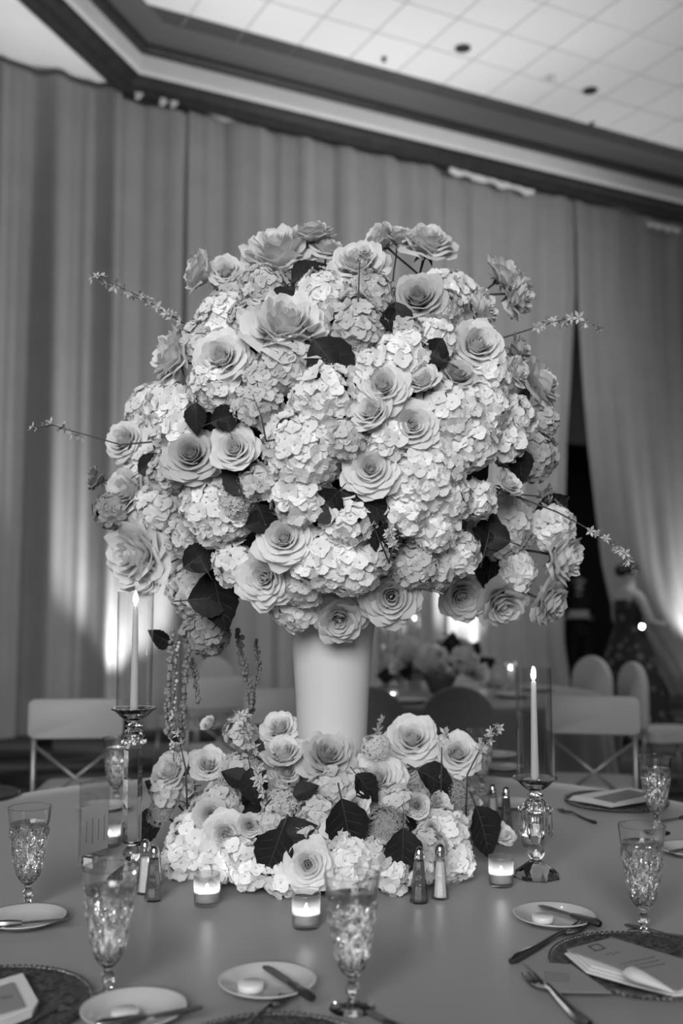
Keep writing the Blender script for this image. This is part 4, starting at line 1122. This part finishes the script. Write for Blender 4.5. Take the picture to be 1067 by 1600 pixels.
def votive2(x, Y, lab): p = ony(x, 1080, Y); votive((p.x, Y, TZ + .001), lab, 'glass votives on the second table')
votive2(613, 6.6, 'lit votive on the second table beside the vase edge')
votive2(756, 7.5, 'lit votive on the second table beyond the grey chair')
votive2(684, 7.45, 'lit votive on the second table under the flower bowl')
def far_candle(x, Y, h, lab):
    p = ony(x, 1080, Y); t = thing('cylinder_candle', lab, 'candle', (p.x, Y, TZ + .001), 0, 'cylinder candles on the second table')
    MB().lathe([(.001, 0), (.045, 0), (.045, h), (.042, h), (.042, .01), (.001, .008)], 20).build('glass_cylinder', m_votive, t)
    MB().lathe([(.001, .01), (.012, .01), (.008, h - .06), (.001, h - .058)], 12).build('wax', m_wax, t)
    MB().lathe([(.0005, h - .058), (.005, h - .048), (.0005, h - .03)], 8).build('flame', m_flame, t)
far_candle(600, 7.3, .52, 'tall cylinder candle nearest the vase on the second table')
far_candle(625, 7.5, .50, 'tall cylinder candle between two others on the second table')
far_candle(648, 7.3, .55, 'tall cylinder candle beside the flower bowl crown')
far_candle(798, 7.3, .20, 'short cylinder candle at the edge of the second table')
for k, (x, Y, l) in enumerate(((800, 6.75, 'white plate on the second table by the short cylinder candle'), (640, 6.4, 'white plate on the second table beside the vase'), (840, 7.2, 'white plate at the far rim of the second table'))):
    o = link('dinner_plate', PLATE); p = ony(x, 1090, Y); o.location = (p.x, Y, TZ + .001); o.scale = (1.5, 1.5, 1.5); tag(o, l, 'plate')
def far_table(x, Y, rad, l1, l2): round_table((fy(x, Y)[0], Y), rad, l1, l2, MATS['tablecloth_far'], ph=x)

# ------------------------------------------------------------------ people
m_skin = mat('skin', .34, .6); m_hair = mat('dark_hair', .008, .5, noise=.3, scale=40, stretch=(1, 1, .1)); m_suit = mat('dark_suit', .012, .8)
def skin_mesh(name, verts, edges, m, root=0, sub=2, mats=None):
    me = bpy.data.meshes.new(name); me.from_pydata([v[:3] for v in verts], edges, [])
    o = bpy.data.objects.new(name, me); COL.objects.link(o)
    o.modifiers.new('skin', 'SKIN').use_smooth_shade = True
    for i, v in enumerate(verts):
        r = v[3]; r = r if isinstance(r, tuple) else (r, r)
        me.skin_vertices[0].data[i].radius = r; me.skin_vertices[0].data[i].use_root = (i == root)
    ss = o.modifiers.new('sub', 'SUBSURF'); ss.levels = sub; ss.render_levels = sub
    dg = bpy.context.evaluated_depsgraph_get(); dg.update()
    em = bpy.data.meshes.new_from_object(o.evaluated_get(dg)); em.materials.clear(); em.materials.append(m)
    em.polygons.foreach_set('use_smooth', [True] * len(em.polygons))
    o.modifiers.clear(); o.data = em
    return o
def body(name, H, armL, armR, m, step=.09):
    """armX = (elbow, wrist, hand direction); figure faces +Y locally; returns one continuous mesh"""
    k = H / 1.75
    V = [(0, 0, .98, (.15, .11)), (0, .0, 1.12, (.125, .095)), (0, 0, 1.28, (.15, .105)), (0, -.01, 1.42, (.13, .085)), (0, .0, 1.50, (.055, .055)), (0, .015, 1.575, (.058, .065)), (0, .02, 1.655, (.078, .098)), (0, .015, 1.715, (.06, .075))]
    E = [(i, i + 1) for i in range(7)]
    def chain(root, pts):
        p = root
        for q in pts: V.append(q); E.append((p, len(V) - 1)); p = len(V) - 1
        return p
    for s in (-1, 1):
        chain(0, [(s * .095, 0, .88, .088), (s * .10, .015, .50, .058), (s * .10, .0, .34, .052), (s * .10, -.02, .09, .036), (s * .10, .03, .04, .038), (s * .105, .14, .025, .03)])
        el, wr, hd = armL if s < 0 else armR
        w_ = Vector(wr); hd = Vector(hd).normalized(); sd = hd.cross(Vector((0, 0, 1))); sd = sd.normalized() if sd.length > .1 else Vector((1, 0, 0))
        top = chain(3, [(s * .165, -.01, 1.41, .055), (el[0], el[1], el[2], .040), (*wr, .026)])
        pm = w_ + hd * .06; top = chain(top, [(*pm, (.034, .018))])
        for j in range(4):
            o_ = sd * (-.024 + .016 * j); L_ = (.065, .078, .074, .058)[j]
            b = pm + hd * .02 + o_; cur = Vector((0, 0, -1)) * .3
            chain(top, [(*b, .009), (*(b + hd * L_ * .5), .008), (*(b + (hd + cur).normalized() * L_), .007)])
        th = w_ + hd * .025 + sd * -.03
        chain(top, [(*th, .010), (*(th + hd * .03 - sd * .012), .009)])
    V = [(x * k, y * k, z * k, r) for x, y, z, r in V]
    return skin_mesh(name, V, E, m)
def face_parts(parent, k=1.0, hair=True, bun=False):
    for s in (-1, 1):
        MB().sphere((s * .032 * k, .112 * k, 1.655 * k), .011, 8, 6).build('eye', m_hair, parent)
        MB().sphere((s * .082 * k, .012 * k, 1.64 * k), .022, 8, 6, 1.4).build('ear', m_skin, parent)
    MB().add([(-.012 * k, .11 * k, 1.62 * k), (.012 * k, .11 * k, 1.62 * k), (0, .138 * k, 1.618 * k), (0, .115 * k, 1.66 * k)], [(0, 1, 2), (0, 2, 3), (1, 3, 2)]).build('nose', m_skin, parent)
    MB().box((0, .108 * k, 1.585 * k), (.045 * k, .012, .012)).build('mouth', mat('lips', .15, .5), parent)
    mb = MB()
    def cap(u, v):
        a = 2 * PI * u; el = R(92) * (1 - v)
        front = max(0, math.sin(a))
        el2 = R(90) - (R(115) - R(70) * front) * v
        return (.088 * k * math.cos(el2) * math.cos(a), (.018 + .108 * math.cos(el2) * math.sin(a)) * k, (1.668 + .092 * math.sin(el2)) * k)
    mb.grid(cap, 24, 8)
    h = mb.build('hair', m_hair, parent)
    if bun: MB().sphere((0, -.10 * k, 1.66 * k), .062, 12, 8).build('hair_bun', m_hair, h)
PW = ony(981, 900, 10.4)
wroot = thing('person', 'woman in a dark floral dress with bun, holding a lit phone by the drape', 'person', (PW.x, 10.4, 0), R(-62))
bw = body('body', 1.76, ((-.24, .05, 1.14), (-.14, .27, 1.10), (.2, 1, .1)), ((.24, .06, 1.14), (.16, .28, 1.12), (-.2, 1, .1)), m_skin); bw.parent = wroot
face_parts(bw, 1.76 / 1.75, bun=True)
m_fl = floral_dress_mat()
def dress(prof, fold_n, m):
    mb = MB(); n = 60
    for_ = []
    for i, (rx, ry, z) in enumerate(prof):
        for k in range(n):
            a = 2 * PI * k / n; q = 1 + (.06 * math.sin(fold_n * a + z) * max(0, (1.0 - z)))
            for_.append((rx * q * math.cos(a), ry * q * math.sin(a), z))
    fs = [(i * n + k, i * n + (k + 1) % n, (i + 1) * n + (k + 1) % n, (i + 1) * n + k) for i in range(len(prof) - 1) for k in range(n)]
    return mb.add(for_, fs)
dress([(.45, .42, .03), (.40, .37, .25), (.33, .30, .55), (.26, .22, .85), (.19, .155, 1.02), (.155, .125, 1.13), (.165, .13, 1.24), (.178, .128, 1.33), (.15, .11, 1.38)], 11, m_fl).build('dress', m_fl, bw)
ph_p = wroot.matrix_basis @ Vector((.02, .42, 1.13))
pt = ony(1003, 979, 10.15)
t = thing('phone', 'phone with glowing torch light in the woman\'s hands', 'phone', (0, 0, 0), 0)
t.matrix_world = Matrix.Translation(pt)
MB().box((0, .006, -.03), (.072, .008, .145)).build('case', m_black, t, False)
MB().lathe([(.016, 0), (.001, .0005)], 14).build('torch_lamp', mat('phone_lamp', 1, .4, emit=120), t).rotation_euler = (PI / 2, 0, 0)

PM = ony(905, 920, 15.6)
mroot = thing('person', 'man in a dark suit carrying a tray in the dark doorway', 'person', (PM.x, 15.6, 0), R(165))
bm_ = body('body', 1.74, ((-.26, .06, 1.14), (-.17, .30, 1.08), (.1, 1, 0)), ((.26, .06, 1.14), (.17, .30, 1.08), (-.1, 1, 0)), m_skin); bm_.parent = mroot
face_parts(bm_, 1.74 / 1.75)
dress([(.215, .145, .82), (.20, .14, 1.0), (.185, .13, 1.15), (.21, .14, 1.30), (.215, .13, 1.42), (.12, .09, 1.49)], 4, m_suit).build('jacket', m_suit, bm_)
for s in (-1, 1):
    MB().tube([(s * .10, 0, .95), (s * .10, .01, .5), (s * .10, 0, .06)], [.105, .085, .08], 12).build('trouser_leg', m_suit, bm_)
    MB().tube([(s * .185, -.01, 1.42), (s * .26, .06, 1.14), (s * .18, .28, 1.09)], [.072, .058, .042], 10).build('sleeve', m_suit, bm_)
MB().box((0, .118, 1.36), (.09, .02, .16)).build('shirt_front', mat('shirt_white', .5, .8), bm_, False)
tr = thing('serving_tray', 'grey serving tray held by the man in the doorway', 'tray', (0, 0, 0))
tr.matrix_world = Matrix.Translation(mroot.matrix_basis @ Vector((0, .45, 1.09))) @ Matrix.Rotation(R(165), 4, 'Z')
MB().box((0, 0, 0), (.42, .30, .015)).build('tray_base', mat('tray_grey', .25, .4), tr, False)
MB().box((0, 0, .06), (.30, .2, .10)).build('covered_dish', mat('dish_grey', .35, .4), tr, False)
